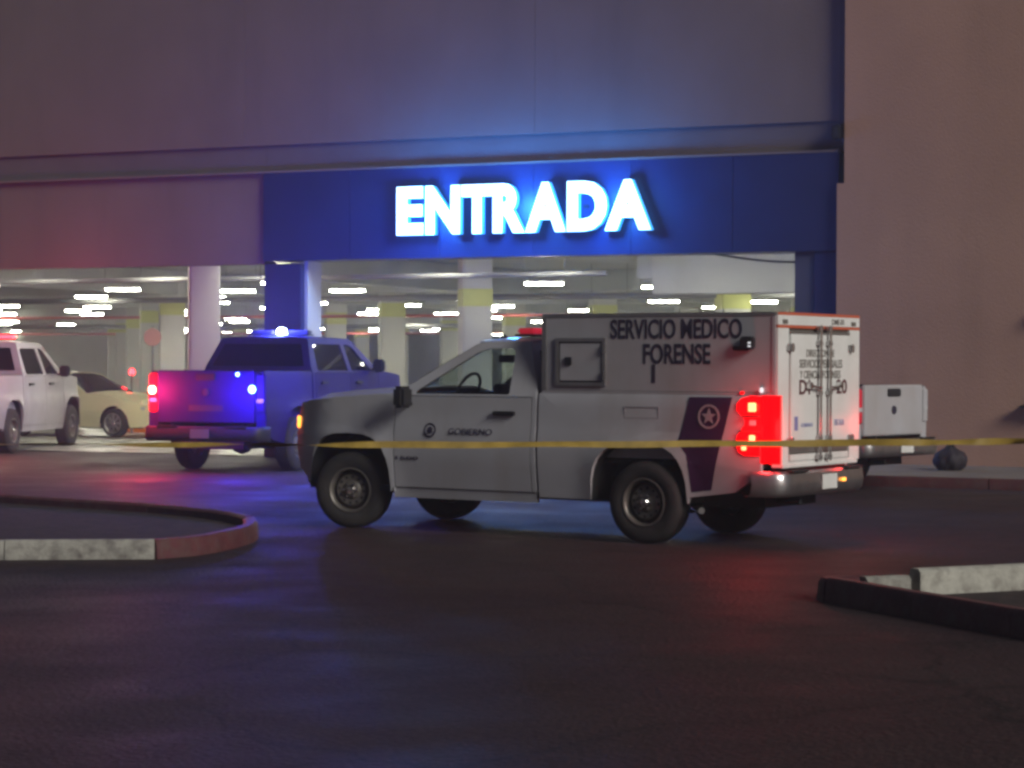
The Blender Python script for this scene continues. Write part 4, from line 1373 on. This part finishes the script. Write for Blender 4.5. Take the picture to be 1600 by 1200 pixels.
# fittings on the tan wall at the right edge
wf_ = MB()
wf_.prism([(0, 0), (0.55, -0.09), (0.55, 0.16), (0.40, 0.15)], lambda x, z: (x, 0, z), lambda x, z: (x, -0.22, z))
w_o = wf_.build('wall_bracket', 'black', None)
w_o.location = fp(-2.95, 0.163, 1.08); w_o.rotation_euler = (0, 0, FA)
bx('bracket_cap', 'alu', w_o, 0.33, 0.38, -0.24, -0.221, 0.06, 0.11)
tag(w_o, 'dark wedge shaped bracket low on the tan wall, right edge', 'bracket')
wl = MB().lathe([(0.001, 0.14), (0.10, 0.13), (0.12, 0.0)], 20, 'y').build('wall_lamp', 'purple', None, 40)
wl.rotation_euler = (0, 0, FA + math.pi)
wl.location = fp(-3.33, 0.163, 2.52)
tag(wl, 'small dark round lamp high on the tan wall, right edge', 'wall lamp')

# orange barrier and red signal lamp behind the sedan
ob = MB().prism([(-0.30, 0), (0.30, 0), (0.22, 0.25), (0.12, 0.95), (-0.12, 0.95), (-0.22, 0.25)], lambda x, z: (x * 1.0, -0.55, z), lambda x, z: (x, 0.55, z))
ob = ob.build('traffic_barrier', 'orange', bevel=0.03)
ob.location = (-9.0, 54.6, 0.021); ob.rotation_euler = (0, 0, R(60))
tag(ob, 'orange plastic barrier beside the blue pickup tail lamp', 'barrier')
bx('barrier_stripe', 'boxrear', ob, -0.165, 0.165, -0.50, 0.50, 0.60, 0.72)
rl = empty('signal_lamp', (-9.02, 53.6, 0.02))
tag(rl, 'small red signal lamp on a thin pole inside the garage', 'lamp')
MB().tube([(0, 0, 0), (0, 0, 1.42)], 0.03, 10).build('pole', 'pipe', rl, 40)
MB().lathe([(0.001, 0.14), (0.05, 0.12), (0.07, 0.06), (0.06, 0.0)], 16, 'z', (0, 0, 1.40)).build('red_lens', 'redglow', rl, 40)
rs = empty('round_sign', (-8.02, 50.4, 0.02))
tag(rs, 'faded red round sign on a slim pole inside the garage', 'sign')
MB().tube([(0, 0, 0), (0, 0, 2.5)], 0.03, 10).build('pole', 'pipe', rs, 40)
MB().lathe([(0.001, -0.03), (0.19, -0.03), (0.20, -0.01), (0.001, -0.01)], 28, 'y', (0, -0.02, 2.25)).build('sign_disc', 'faded', rs, 30)

# ------------------------------------------------------------------ added haze, stands in for lens veil and glow round the lamps
hz = MB().box(-60, 60, -3, 165, -1.0, 11.5).build('haze', None)
hm = bpy.data.materials.new('haze')
hm.use_nodes = True
ht_ = hm.node_tree
ht_.nodes.clear()
ho_ = ht_.nodes.new('ShaderNodeOutputMaterial')
pv = ht_.nodes.new('ShaderNodeVolumePrincipled')
pv.inputs['Color'].default_value = (0.9, 0.9, 0.95, 1)
pv.inputs['Density'].default_value = 0.0030
pv.inputs['Anisotropy'].default_value = 0.4
ht_.links.new(pv.outputs[0], ho_.inputs['Volume'])
hz.data.materials.append(hm)
tag(hz, kind='stuff')
